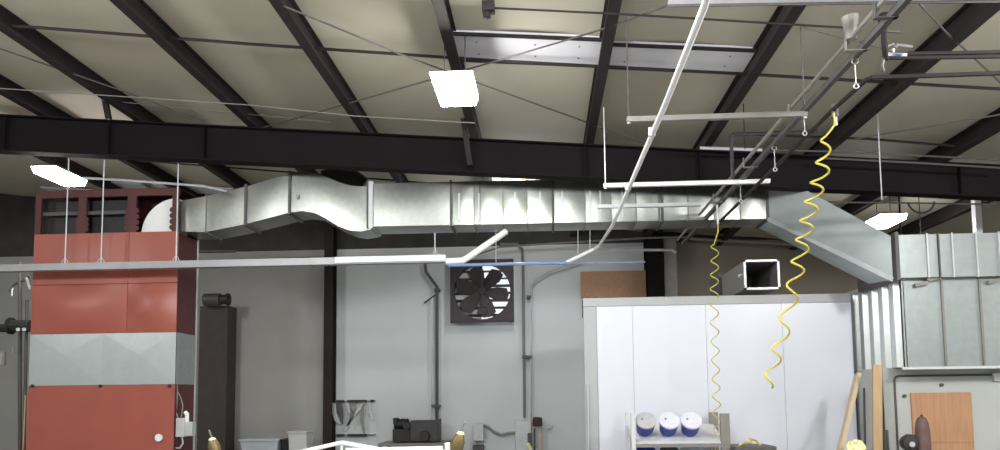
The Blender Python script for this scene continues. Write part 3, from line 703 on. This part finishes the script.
# open square duct stub on the booth roof
sd = thing('square_duct_stub', A(760,293,10.3), 'open rectangular duct mouth sitting above the white booth', 'air duct')
X0, X1 = A(744,275,10.3).x, A(780,275,10.3).x; Z1, Z0 = A(762,259.5,10.3).z, A(762,289.5,10.3).z
t = .03
mb = MB()
for (a, b) in (((X0,Z0),(X1,Z0+t)), ((X0,Z1-t),(X1,Z1)), ((X0,Z0),(X0+t,Z1)), ((X1-t,Z0),(X1,Z1))):
    mb.box((a[0],10.3,a[1]), (b[0],10.34,b[1]))
mb.build('mouth_rim', 'lgrey', sd, smooth=False)
mb = MB(); a = .012; q = [(X0+a,Z0+a),(X1-a,Z0+a),(X1-a,Z1-a),(X0+a,Z1-a)]; q2 = [(X0+.03,Z0+.03),(X1-.03,Z0+.03),(X1-.03,Z1-.03),(X0+.03,Z1-.03)]
YE = 11.6
v0 = [mb.bm.verts.new((x,10.33,z)) for x, z in q]; v1 = [mb.bm.verts.new((x,YE,z)) for x, z in q]
w0 = [mb.bm.verts.new((x,10.33,z)) for x, z in q2]; w1 = [mb.bm.verts.new((x,YE-.03,z)) for x, z in q2]
for k in range(4):
    j = (k+1)%4; mb.face([v0[k],v0[j],v1[j],v1[k]]); mb.face([w0[j],w0[k],w1[k],w1[j]]); mb.face([v0[j],v0[k],w0[k],w0[j]])
mb.face(v1); mb.face(w1[::-1]); mb.build('trunk', 'grey', sd, smooth=False)
mb = MB(); mb.tube([A(740,275,10.4), A(741,277,10.38)], .03, 8); mb.build('bolt', 'lgrey', sd)
mb = MB(); mb.box((X0-.5, 11.0, bz-.01), (X1+.1, 11.9, Z0+.015)); mb.build('support_curb', 'black', sd, smooth=False)
mb = MB(); pbox(mb, 719, 274, 742, 296, 11.7, 12.3); mb.build('rear_box', 'dgrey', sd, smooth=False)

# bucket rack in front of the booth
YK = 9.2
rk = thing('bucket_rack', (A(676,440,YK).x, YK, 0), 'grey metal rack holding round buckets before the white booth', 'rack')
for (a, b, y) in ((631.5,635.5,413), (721,730,413.5)):
    mb = MB(); Xa, Xb = A(a,430,YK).x, A(b,430,YK).x; zt3 = A(a,y,YK).z
    if b-a > 6: mb.extrude([(0,0),(Xb-Xa,0),(Xb-Xa,.06),(Xb-Xa-.02,.06),(Xb-Xa-.02,.02),((Xb-Xa)/2,.01),(.02,.02),(.02,.06),(0,.06)], (Xa,YK,0), (Xa,YK,zt3), UX, UY)
    else: mb.box((Xa,YK,0),(Xb,YK+.06,zt3))
    mb.build('post', 'boothf' if b-a < 6 else 'grey', rk, smooth=False)
    mb = MB(); mb.box((Xa,YK+.6,0),(Xb,YK+.66,zt3)); mb.build('post', 'boothf' if b-a < 6 else 'grey', rk, smooth=False)
for y in (444, 478):
    p = A(633,y,YK); q = A(725,y,YK); q.z = p.z
    mb = MB(); mb.hexa([(p.x,YK+.02,p.z),(q.x,YK+.02,p.z),(q.x,YK+.62,p.z+.2),(p.x,YK+.62,p.z+.2)], [(p.x,YK+.02,p.z+.012),(q.x,YK+.02,p.z+.012),(q.x,YK+.62,p.z+.212),(p.x,YK+.62,p.z+.212)])
    mb.build('sloping_shelf', 'boothf', rk, smooth=False)
mb = MB(); p = A(636,445,YK); q = A(722,445,YK); q.z = p.z; mb.box((p.x,YK+.0,p.z-.03),(q.x,YK+.018,p.z+.01)); mb.build('shelf_lip', 'grey', rk, smooth=False)
def bucket(px, py, ml, mbd, label, Y=YK+.06):
    c = A(px, py, Y); rt = thing('bucket', c, label, 'bucket', 'buckets lying in the rack')
    ax = Vector((0, -.78, .63)).normalized()      # lid faces the viewer, tipped up
    mb = MB(); n = 28
    mb.tube([c-ax*.20, c-ax*.18, c-ax*.02], [.102,.106,.118], n); mb.build('body', mbd, rt)
    mb = MB(); mb.tube([c-ax*.03, c-ax*.028, c, c+ax*.002], [.119,.124,.124,.119], n); mb.build('rim', ml, rt)
    mb = MB(); mb.tube([c+ax*.001, c+ax*.004], [.104,.102], n); mb.build('lid', ml, rt)
    mb = MB(); r_ = ax.cross(UX).normalized(); q = c+ax*.006-UX*.05+r_*.01; mb.tube([q, q+ax*.01], .012, 10); mb.build('bung', 'grey', rt)
bucket(646, 420, 'lidg', 'dblue', 'bucket with a dull grey lid, left end of the upper row')
bucket(669.7, 420, 'lid', 'dblue', 'blue bucket with a whitish lid, middle of the upper row')
bucket(691.5, 420, 'lid', 'dblue', 'blue bucket with a whitish lid, right end of the upper row')
bucket(646, 452, 'dblue', 'dblue', 'dark blue bucket, left end of the lower row')
bucket(669.7, 453, 'dgrey', 'dgrey', 'dark grey bucket, middle of the lower row')
bucket(691.5, 452, 'lidg', 'black', 'dark bucket with a grey rim, right end of the lower row')
# low dark cart right of rack with yellow hose end
cr = thing('dark_cart', (A(758,446,9.0).x, 9.0, 0), 'low dark cart top right of the bucket rack, bottom edge', 'cart')
mb = MB(); r_ = pbox(mb, 735, 446.5, 777, 454, 9.0, 9.5); mb.build('top', 'dgrey', cr, smooth=False, bevel=.01)
for X in (r_[0]+.03, r_[1]-.03):
    for Y in (9.03, 9.47):
        mb = MB(); mb.box((X-.02,Y-.02,0),(X+.02,Y+.02,r_[2]+.01)); mb.build('leg', 'dgrey', cr, smooth=False)
mb = MB(); p = A(747,446,9.2); mb.tube([p+Vector((-.1,0,-.0)), p+Vector((-.03,-.03,.05)), p+Vector((.05,-.05,.03)), p+Vector((.03,-.02,.09)), p+Vector((.12,.02,.06)), p+Vector((.16,.02,.0))], .014, 8)
tag(mb.build('hose_end', 'yellow'), 'short curl of yellow hose lying on the low dark cart', 'hose')

# ================================================================== RIGHT HAND PLENUM, DUCT, DOOR WALL
YP = 9.0; YPB = 10.45
pb = thing('ribbed_plenum', A(950,368,YP), 'big galvanised plenum box with ribbed left side at right', 'plenum')
Xp0 = (A(901,285,YP).x+A(905,365,YP).x)/2; Xp1 = A(1080,330,YP).x
Zp1, Zp0 = A(920,278.5,YP).z, A(940,366.5,YP).z
# front skin in three seamed sheets
cuts = [Xp0, A(943,320,YP).x, A(981,320,YP).x, A(1022,320,YP).x, Xp1]
mb = MB(); mb.box((Xp0+.02,YP+.015,Zp0),(Xp1,YPB,Zp1)); mb.build('box', 'galv2', pb, smooth=False)
for a, b in zip(cuts, cuts[1:]):
    mb = MB(); mb.box((a+.004,YP,Zp0),(b-.004,YP+.015,Zp1)); mb.build('front_sheet', 'galv2', pb, smooth=False)
for a in cuts[1:-1]:
    mb = MB(); mb.box((a-.012,YP-.025,Zp0+.01),(a+.012,YP,Zp1)); mb.build('standing_seam', 'grey', pb, smooth=False)
# ribbed side: trapezoid corrugation
mb = MB(); prof = []; nr = 5; L = YPB-YP; s_ = L/nr
for i in range(nr):
    y = YP+i*s_
    prof += [(y, 0), (y+s_*.28, 0), (y+s_*.40, -.06), (y+s_*.80, -.06), (y+s_*.95, 0)]
prof += [(YPB, 0)]
lo = [(Xp0+.02+d, y, Zp0) for y, d in prof]+[(Xp0+.03, YPB, Zp0), (Xp0+.03, YP, Zp0)]
hi = [(p[0], p[1], Zp1) for p in lo]
mb.hexa(lo, hi); mb.build('ribbed_side', mat('bright_galvanised', (205,211,211), .35, metal=.5, var=.05, scale=8), pb, smooth=False)
mb = MB(); mb.box((Xp0-.06, YP-.02, Zp1-.01), (Xp0+.04, YPB+.02, Zp1+.03)); mb.build('side_angle', 'lgrey', pb, smooth=False)
mb = MB(); mb.box((Xp0-.03, YP-.015, Zp0-.03), (Xp1, YP+.03, Zp0)); mb.build('bottom_angle', 'boothf', pb, smooth=False)
for px, py in ((922,284),(934,279),(995,281)):
    mb = MB(); p = A(px,py,YP-.05); mb.beam(p-Vector((.08,0,.015)), p+Vector((.08,0,.02)), .03, .04); mb.build('bracket', 'grey', pb, smooth=False)
ud = thing('right_duct', A(950,277,8.9), 'galvanised duct with vertical seams running off the right edge', 'air duct')
Xu0 = A(897,255,8.9).x; Zu1, Zu0 = A(940,234,8.9).z, A(940,277,8.9).z
cu = [Xu0, A(927,255,8.9).x, A(938.5,255,8.9).x, A(952,255,8.9).x, A(976,255,8.9).x, A(999,255,8.9).x, A(1040,255,8.9).x, Xp1]
for a, b in zip(cu, cu[1:]):
    r0_ = [Vector((a,8.9,Zu1)), Vector((a,8.9,Zu0)), Vector((a,9.9,Zu0)), Vector((a,9.9,Zu1))]
    loft([r0_, [v+UX*(b-a) for v in r0_]], bulge=.001).build('duct_section', 'galv2', ud)
for i, a in enumerate(cu[1:-1]):
    mb = MB(); m_ = 'dgrey' if i == 1 else 'lgrey'; w = .008
    mb.box((a-w,8.875,Zu0-.01),(a+w,8.9,Zu1+.01)); mb.build('standing_seam', m_, ud, smooth=False)
mb = MB(); mb.box((Xu0-.03,8.86,Zu0-.03),(Xu0+.01,9.95,Zu1+.03)); mb.build('end_flange', 'dgrey', ud, smooth=False)
# door wall below
YDW = 9.32
db = thing('grey_enclosure', (A(950,420,YDW).x, YDW, 0), 'grey painted enclosure with a door at the right edge', 'enclosure')
Xd0 = A(884,400,YDW).x; Zd = Zp0-.005
mb = MB(); mb.box((Xd0,YDW,0),(Xp1,10.4,Zd)); mb.build('wall_panels', 'encl', db, smooth=False)
gx = A(895.5,410,YDW).x; gz = A(940,375.5,YDW).z; gx2 = A(1040,400,YDW).x
mb = MB(); mb.tube([(gx,YDW-.012,.1),(gx,YDW-.012,gz-.05),(gx+.015,YDW-.012,gz-.012),(gx+.05,YDW-.012,gz),(gx2,YDW-.012,gz)], .012, 6); mb.build('door_seal', 'dgrey', db)
mb = MB(); mb.box((gx+.015,YDW-.01,.02),(gx2,YDW,gz-.02)); dd = mb.build('door', 'encl', db, smooth=False)
mb = MB(); pbox(mb, 914.5, 392.5, 975, 520, YDW-.035, YDW-.011); wd = mb.build('wooden_panel', 'ply', dd, smooth=False); wd['label'] = 'orange plywood panel'
mb = MB(); pbox(mb, 917, 441, 974, 442.5, YDW-.045, YDW-.034); mb.build('panel_rail', 'ply', dd, smooth=False)
for (px, py) in ((904,396),(941,385)):
    mb = MB(); p = A(px,py,YDW-.01); mb.tube([p, p-Vector((0,.025,0))], .022, 10); mb.build('bolt', 'dgrey', dd)
mb = MB(); p = A(996,377,YDW-.01); mb.box(p-Vector((.05,.05,.05)), p+Vector((.05,0,.05))); mb.build('corner_box', 'boothf', db, smooth=False, bevel=.008)
# leaning boards
def lean(a, b, w, t, m, label, name='wooden_board'):
    p, q = A(*a), A(*b); d = (p-q).normalized(); s = q-d*(q.z/d.z)
    mb = MB(); mb.beam(s, p, w, t, UY); return tag(mb.build(name, m, smooth=False), label, 'board', 'boards leaning by the enclosure')
lean((858,374,9.3), (840,450,9.0), .05, .09, 'pinel', 'pale thin board leaning left against the booth')
lean((877,365,8.93), (877.5,450,8.85), .10, .035, 'pine', 'tan board standing upright before the ribbed plenum')
lean((864,388,9.15), (865,450,9.1), .016, .03, 'dgrey', 'thin dark metal strip between the two leaning boards', 'dark_strip')
lean((883.5,428,9.2), (884,450,9.15), .022, .03, 'black', 'short dark bar right of the tan board, leftmost of two', 'dark_strip')
lean((887,430,9.2), (888,450,9.15), .02, .03, 'dgrey', 'short grey bar right of the tan board, rightmost of two', 'dark_strip')
mb = MB(); pbox(mb, 881.5, 370, 884.5, 470, 9.26, 9.31); [setattr(v.co,'z',0.0) for v in mb.bm.verts if v.co.z < 1.4]; tag(mb.build('dark_strip', 'black', smooth=False, origin=None), 'black upright strip for the dark gap at the enclosure corner behind the tan board', 'board')  # black strip set in as the shade of the corner gap
# crumpled paper
mb = MB(); p = A(856,447,8.8); mb.sphere(p, .11, (1.1,.6,.55), 14)
for v in mb.bm.verts: v.co += Vector((random.uniform(-.025,.025), random.uniform(-.02,.02), random.uniform(-.03,.03)))
tag(mb.build('crumpled_paper', 'cream', smooth=False), 'crumpled cream paper at the foot of the leaning boards', 'paper')
# stool/post under the paper
mb = MB(); mb.box((p.x-.2, 8.7, 0), (p.x+.2, 8.92, p.z-.05)); mb.box((p.x-.23, 8.67, p.z-.07), (p.x+.23, 8.95, p.z-.045))
tag(mb.build('wooden_crate', 'pine', smooth=False), 'pine crate under the crumpled paper, just below the photo edge', 'crate')
# gas torch stand: brown rounded tank and dark valve
YG = 8.6
tk = thing('gas_cylinder', (A(921,450,YG).x, YG, 0), 'plum brown round topped cylinder before the plywood door panel', 'gas cylinder')
p = A(921.5,416.5,YG); r_ = .078
prof = [(r_*.25, 0), (r_*.6, -.02), (r_*.82, -.07), (r_*.95, -.15), (r_, -.25)]
mb = MB(); mb.tube([(p.x,YG,p.z+q[1]) for q in prof]+[(p.x,YG,.0)], [q[0] for q in prof]+[r_], 18); mb.build('tank', 'plum', tk)
mb = MB(); mb.tube([p+Vector((0,0,-.01)), p+Vector((0,0,.02))], .014, 8); mb.build('cap', 'black', tk)
vl = thing('dark_valve', A(908,440,YG), 'dark rounded valve, its highlight a pale disc, beside the plum cylinder', 'valve')
c = A(909,443,YG); mb = MB(); mb.tube([c+Vector((0,.06,0)), c+Vector((0,-.06,0))], [.085,.085], 14); mb.build('body', 'black', vl, bevel=.01)
mb = MB(); mb.tube([c+Vector((.0,-.055,-.01)), c+Vector((0,-.08,-.01))], .03, 12); mb.build('cap', 'lgrey', vl)  # pale disc standing in for the highlight on the dark body
mb = MB(); mb.tube([c+Vector((-.08,0,.03)), c+Vector((-.02,0,.08)), c+Vector((.07,0,.07))], .02, 8); mb.build('handle', 'black', vl)
mb = MB(); mb.box((c.x-.04,YG-.04,0),(c.x+.04,YG+.04,c.z-.08)); mb.build('stand', 'black', vl, smooth=False)

# ================================================================== BENCH, MACHINE, WALL TOOLS
YM = 15.
bn = thing('workbench', (A(410,446,YM).x, YM, 0), 'grey topped workbench against the back wall', 'workbench')
p0, p1 = A(378,443.5,YM-.2), A(450,443.5,YM-.2); p1.z = p0.z
mb = MB(); mb.box((p0.x, YM-.25, p0.z-.05), (p1.x, 15.7, p0.z)); mb.build('top', 'grey', bn, smooth=False, bevel=.006)
for X in (p0.x+.05, p1.x-.05):
    for Y in (YM-.2, 15.65):
        mb = MB(); mb.box((X-.03,Y-.03,0),(X+.03,Y+.03,p0.z-.045)); mb.build('leg', 'dgrey', bn, smooth=False)
mc = thing('bench_machine', A(415,442,YM), 'black bench machine with a motor and round knob on the workbench', 'machine')
zb = p0.z
def mbx(x0, y0, x1, y1, Ya, Yb, name, m, bev=.012):
    mb = MB(); X0, X1, Z0, Z1 = pbox(mb, x0, y0, x1, y1, Ya, Yb); return mb.build(name, m, mc, smooth=False, bevel=bev)
mbx(410, 420.5, 438, 441.5, YM, YM+.4, 'cabinet', 'cab'); mbx(437, 419, 439, 441.5, YM+.02, YM+.38, 'end_plate', 'dgrey', .004)
mbx(392.5, 429, 410, 442, YM, YM+.4, 'motor_base', 'black')
c = A(401,424,YM+.15); mb = MB(); mb.tube([c+Vector((-.13,0,0)), c+Vector((.16,0,0))], .1, 14); mb.build('motor', 'black', mc)
for k in range(5):
    mb = MB(); x = c.x-.1+k*.055; mb.tube([(x,c.y,c.z),(x+.02,c.y,c.z)], .115, 14); mb.build('cooling_fin', 'black', mc)
mbx(393, 418, 397, 424, YM+.02, YM+.2, 'switch_box', 'black', .006)
c = A(424.5,436,YM); mb = MB(); mb.tube([c, c-Vector((0,.1,0))], [.11,.1], 18); mb.build('knob', 'black', mc)
c = A(407,426,YM-.02); mb = MB(); mb.tube([c+Vector((0,.1,0)), c-Vector((0,.05,0))], .07, 14); mb.build('pulley', 'black', mc)
# two slotted bars with hanging pale tools
for (y, lb) in ((401,'upper black slotted bar on the wall with pale tools'), (435,'lower black slotted bar on the wall behind the bench')):
    rt = thing('tool_bar', A(355,y,15.7), lb, 'tool bar', 'slotted wall bars')
    a, b = A(335,y+.3,15.73), A(375,y-.1,15.73); b.z = a.z
    mb = MB(); mb.beam(a+Vector((0,.04,0)), b+Vector((0,.04,0)), .02, .05, UY); mb.box((a.x,15.76,a.z-.012),(b.x,15.785,a.z+.012)); mb.build('rail', 'grey', rt, smooth=False)
    for (xa, xb) in ((336.5,344), (347.5,358), (358.7,366.5), (370.5,373.5)):
        if y > 420 and xa == 370.5: continue
        q0, q1 = A(xa,y,15.7), A(xb,y,15.7); mb = MB(); mb.box((q0.x,15.69,a.z-.025),(q1.x,15.74,a.z+.025)); mb.build('magnet_segment', 'black', rt, smooth=False)
def blade(pts, ws, m, label):
    mb = MB(); lo = []; P = [A(x, y, 15.66) for x, y in pts]
    L_, R_ = [], []
    for i, p in enumerate(P):
        t = (P[min(i+1,len(P)-1)]-P[max(i-1,0)]).normalized(); n_ = Vector((-t.z,0,t.x)); L_.append(p+n_*ws[i]/2); R_.append(p-n_*ws[i]/2)
    for i in range(len(P)-1):
        mb.hexa([L_[i],L_[i+1],R_[i+1],R_[i]], [v+UY*.02 for v in (L_[i],L_[i+1],R_[i+1],R_[i])])
    bmesh.ops.remove_doubles(mb.bm, verts=mb.bm.verts, dist=1e-5)
    tag(mb.build('hanging_tool', m, smooth=False), label, 'tool', 'pale tools hanging on the wall')
blade([(334,403),(334,412),(337,420),(340,424)], [.08,.1,.1,.03], 'lgrey', 'curved pale tool hanging at the left end of the bar')
blade([(338,403),(340,410),(342,418),(342,424)], [.14,.13,.07,.03], 'dgrey', 'dark funnel shaped tool second from the left on the bar')
blade([(347,403),(349,409),(352,414)], [.06,.07,.08], 'lgrey', 'short pale hooked tool in the middle of the bar')
blade([(352,403),(353,411),(351,420),(347,426)], [.14,.12,.07,.03], 'grey', 'grey wedge shaped tool in the middle of the bar')
blade([(364,403),(358,410),(350,420),(345,431)], [.05,.05,.05,.05], 'lgrey', 'pale curved tool slanting down left across the bar')
blade([(364,404),(362,412),(362,422),(364,433)], [.05,.07,.07,.04], 'grey', 'grey bowed tool at the right part of the bar')
blade([(370,403),(370,412),(373,420)], [.05,.06,.03], 'lgrey', 'pale thin tool at the right end of the bar')
# electrical gear between bench and booth
db2 = thing('disconnect_switch', A(478,440,15.65), 'small grey switch box with a dark lower half on the wall', 'switch box')
mb = MB(); pbox(mb, 473, 424, 483.5, 441, 15.58, 15.78); mb.build('box', 'lgrey', db2, smooth=False, bevel=.01)
mb = MB(); pbox(mb, 476, 427, 480.5, 438, 15.56, 15.585); mb.build('cover', 'boothf', db2, smooth=False, bevel=.004)
mb = MB(); pbox(mb, 472.5, 445, 483.5, 456, 15.58, 15.78); mb.build('lower_box', 'dgrey', db2, smooth=False, bevel=.01)
mb = MB(); mb.tube([A(484,426,15.68), A(488,427,15.66), A(494,432,15.66), A(501,435,15.66), A(508,433.5,15.66), A(516,432.5,15.68)], .03, 8)
tag(mb.build('flexible_conduit', 'grey'), 'grey flexible conduit sagging between the two wall boxes', 'conduit')
ep = thing('breaker_cabinet', A(522,450,15.6), 'tall grey electrical panel under the wall pipes', 'electrical panel')
mb = MB(); pbox(mb, 515.5, 421, 531.5, 484, 15.55, 15.78); mb.build('cabinet', 'lgrey', ep, smooth=False, bevel=.012)
mb = MB(); pbox(mb, 527.5, 433, 532, 446, 15.48, 15.55); mb.build('handle', 'dgrey', ep, smooth=False, bevel=.008)
mb = MB(); mb.tube([A(527.5,443,15.4), A(532,452,15.4)], .035, 8); tag(mb.build('yellow_bar', 'cream'), 'pale yellow slanting bar before the electrical panel', 'bar')
br = thing('push_broom', A(538,440,15.5), 'upside down broom with dark brown bristles and wooden handle', 'broom')
c = A(538,422,15.5); mb = MB(); mb.box(c+Vector((-.11,-.06,-.1)), c+Vector((.09,.06,.1))); mb.build('bristles', 'bristle', br, bevel=.045); mb = MB(); mb.box(c+Vector((-.1,-.04,-.13)), c+Vector((.08,.04,-.09))); mb.build('head_block', 'grey', br, smooth=False)
for px in (534.5, 540.5):
    mb = MB(); p = A(px,426,15.52); q = A(px,470,15.4); q.z = 0.0; mb.tube([p, q], .02 if px < 537 else .03, 8); mb.build('handle', 'dgrey' if px < 537 else 'pinel', br)
mb = MB(); pbox(mb, 547, 425, 552, 428.5, 15.7, 15.78); mb.box((A(547.5,424,15.7).x,15.73,A(548,425,15.7).z),(A(551,424,15.7).x,15.76,A(548,423.5,15.7).z)); tag(mb.build('wall_outlet', 'boothf', smooth=False, bevel=.004), 'tiny pale outlet box on the wall right of the broom', 'outlet')

# bins on a low shelf left of the column
ls = thing('low_shelf', (A(270,452,14.6).x, 14.6, 0), 'low shelf under the bins, just below the photo edge', 'shelf')
pz = A(270,453,14.6).z; Xa, Xb = A(234,450,14.6).x, A(312,450,14.6).x
mb = MB(); mb.box((Xa,14.5,pz-.03),(Xb,15.2,pz)); mb.build('board', 'grey', ls, smooth=False)
for X in (Xa+.04,Xb-.04):
    mb = MB(); mb.box((X-.02,14.52,0),(X+.02,15.18,pz-.03)); mb.build('leg', 'dgrey', ls, smooth=False)
def tubf(x0,y0,x1,label,m,flare):
    Z1 = A((x0+x1)/2,y0,14.65).z; X0 = A(x0,445,14.65).x; X1 = A(x1,445,14.65).x
    rt = thing('storage_bin', ((X0+X1)/2,14.65,pz), label, 'storage bin')
    mb = MB(); f_ = flare
    mb.hexa([(X0+f_,14.7,pz),(X1-f_,14.7,pz),(X1-f_,15.05,pz),(X0+f_,15.05,pz)],[(X0,14.65,Z1-.01),(X1,14.65,Z1-.01),(X1,15.1,Z1-.01),(X0,15.1,Z1-.01)]); mb.build('tub', m, rt, smooth=False, bevel=.01)
    mb = MB(); mb.box((X0-.02,14.63,Z1-.03),(X1+.02,15.12,Z1)); mb.build('rim', m, rt, smooth=False, bevel=.008)
tubf(239.5,439.5,278,'pale blue plastic bin with flared sides, leftmost on the low shelf','binp',.04)
tubf(281,439,287,'narrow black bin between the pale bin and the grey box','black',.0)
tubf(288,431.5,306,'tall light grey box right of the pale bin','boothf',.0)

# ================================================================== FOREGROUND WHITE FRAME AND BRASS CANS
YG2 = 6.0
wf = thing('gantry_frame', (A(380,450,YG2).x, YG2, 0), 'white metal frame with a low gable at the bottom edge', 'frame')
def wbar(a, b, w=.045, name='bar', Y=YG2):
    mb = MB(); mb.beam(A(*a, Y), A(*b, Y), w, w, UY); return mb.build(name, 'white', wf, smooth=False, bevel=.006)
wbar((300,452), (342,442.5), .032, 'rafter_bar'); wbar((342,442.5), (380,449.5), .032, 'rafter_bar'); wbar((342,443), (340.5,470), .02, 'king_post')
wbar((346,450.5), (443,448.5), .04, 'rail'); wbar((300,457), (445,453), .05, 'lower_rail')
wbar((447.5,442.5), (449,475), .045, 'end_post')
for px in (305, 446):
    p = A(px, 456, YG2); mb = MB(); mb.box((p.x-.025,YG2-.025,0),(p.x+.025,YG2+.025,p.z+.01)); mb.build('leg', 'white', wf, smooth=False)
def can(px, py, tilt, label, Y):
    c = A(px, py, Y); rt = thing('brass_canister', c, label, 'canister', 'brass canisters')
    d = Vector((math.sin(tilt), 0, math.cos(tilt)))
    ln = .20; s = .052 if Y < 7 else .06
    prof = [(0,.03),(.02,.045),(.08,s),(.14,s),(.18,.04),(.2,.03)]
    mb = MB(); mb.tube([c+d*(q[0]-.14) for q in prof], [q[1] for q in prof], 16); mb.build('body', 'brass', rt)
    mb = MB(); mb.sphere(c+d*.055, .034, (1,1,.7), 12); mb.build('cap', 'cream', rt)
    e = Vector((math.sin(tilt*1.2), 0, math.cos(tilt*1.2)))
    sx = 1 if tilt > 0 else -1
    mb = MB(); mb.tube([c+d*.065, c+d*.065+Vector((sx*.035,0,.08))], .008, 8); mb.build('rod', 'grey', rt)
    mb = MB(); q = c-d*.14; mb.tube([q, (q.x, q.y, 0)], .012, 8); mb.build('stand', 'dgrey', rt)
can(458.5, 441, .25, 'tilted brass canister with pale cap at the right end of the white frame', 6.0)
can(214, 446, -.25, 'brass canister with cream cap right of the red unit', 6.6)

# ================================================================== LEFT EDGE PIPEWORK
YQ = 11.5
pw = thing('pipework', A(15,330,YQ), 'dark valve and pipe run at the left edge beside the red unit', 'pipework')
def qa(x,y,d=0): return A(x,y,YQ+d)
for nm, pts, r, m_ in (('main_pipe', [qa(-30,328), qa(10,328)], .07, 'black'), ('main_pipe', [qa(10,326), qa(31,326)], .1, 'black'),
        ('flange', [qa(10,326), qa(12,326)], .14, 'black'),
        ('riser', [qa(20,262), qa(20,450), qa(20,520)], .03, 'dgrey'), ('riser', [qa(27,300), qa(24,450), qa(24,520)], .025, 'dgrey'),
        ('branch', [qa(10,292), qa(14,284), qa(24,280), qa(29,276)], .025, 'dgrey'), ('branch', [qa(2,352), qa(2,365)], .06, 'grey')):
    mb = MB(); mb.tube(pts, r, 10); mb.build(nm, m_, pw)
for px in (18, 24):
    mb = MB(); mb.tube([qa(px,329.5,-.1), qa(px,329.5,-.13)], .03, 10); mb.build('bolt_head', 'lgrey', pw)
mb = MB(); mb.box(qa(12,354), qa(16.5,348,.08)); mb.build('small_box', 'lgrey', pw, smooth=False)
mb = MB(); mb.tube([qa(13,283), qa(12,296)], .018, 8); mb.build('lever', 'lgrey', pw)
mb = MB(); mb.tube([qa(26,278,-.05), qa(30,290,-.05)], .025, 8); mb.build('tee', 'grey', pw)
rods('copper_pipe', [A(25.5,395,10.6), A(23,452,10.6), A(23,520,10.6)], .014, mat('dull_copper', (190,150,110), .4, metal=.5), 'thin copper coloured pipe along the left edge of the red unit', 'pipe')
rods('shelf_rail', [A(196,252,11.6), A(236,251.5,11.6)], .02, 'dgrey', 'short grey rail behind the duct right of the red unit', 'rail')

# ================================================================== WORLD, CAMERA, VIEW
w = bpy.data.worlds.new('world'); SC.world = w; w.use_nodes = True
w.node_tree.nodes['Background'].inputs['Color'].default_value = (.6,.65,.7,1); w.node_tree.nodes['Background'].inputs['Strength'].default_value = .3
cam = bpy.data.cameras.new('camera'); co = bpy.data.objects.new('camera', cam); COL.objects.link(co)
cam.sensor_width = 36; cam.sensor_fit = 'HORIZONTAL'; cam.lens = F/1000*36
cam.shift_x = 0; cam.shift_y = (PY_-225)/1000
# Xc, Yc, Zc are the world axes seen from the camera; the rows of camera->world
co.matrix_world = Matrix(((Xc.x,Xc.y,Xc.z,0),(Yc.x,Yc.y,Yc.z,0),(Zc.x,Zc.y,Zc.z,EYE),(0,0,0,1)))
cam.clip_start = .05; cam.clip_end = 100
SC.camera = co
SC.view_settings.view_transform = 'Standard'; SC.view_settings.look = 'None'; SC.view_settings.gamma = 1; SC.view_settings.use_curve_mapping = False
SC.view_settings.exposure = 0.42
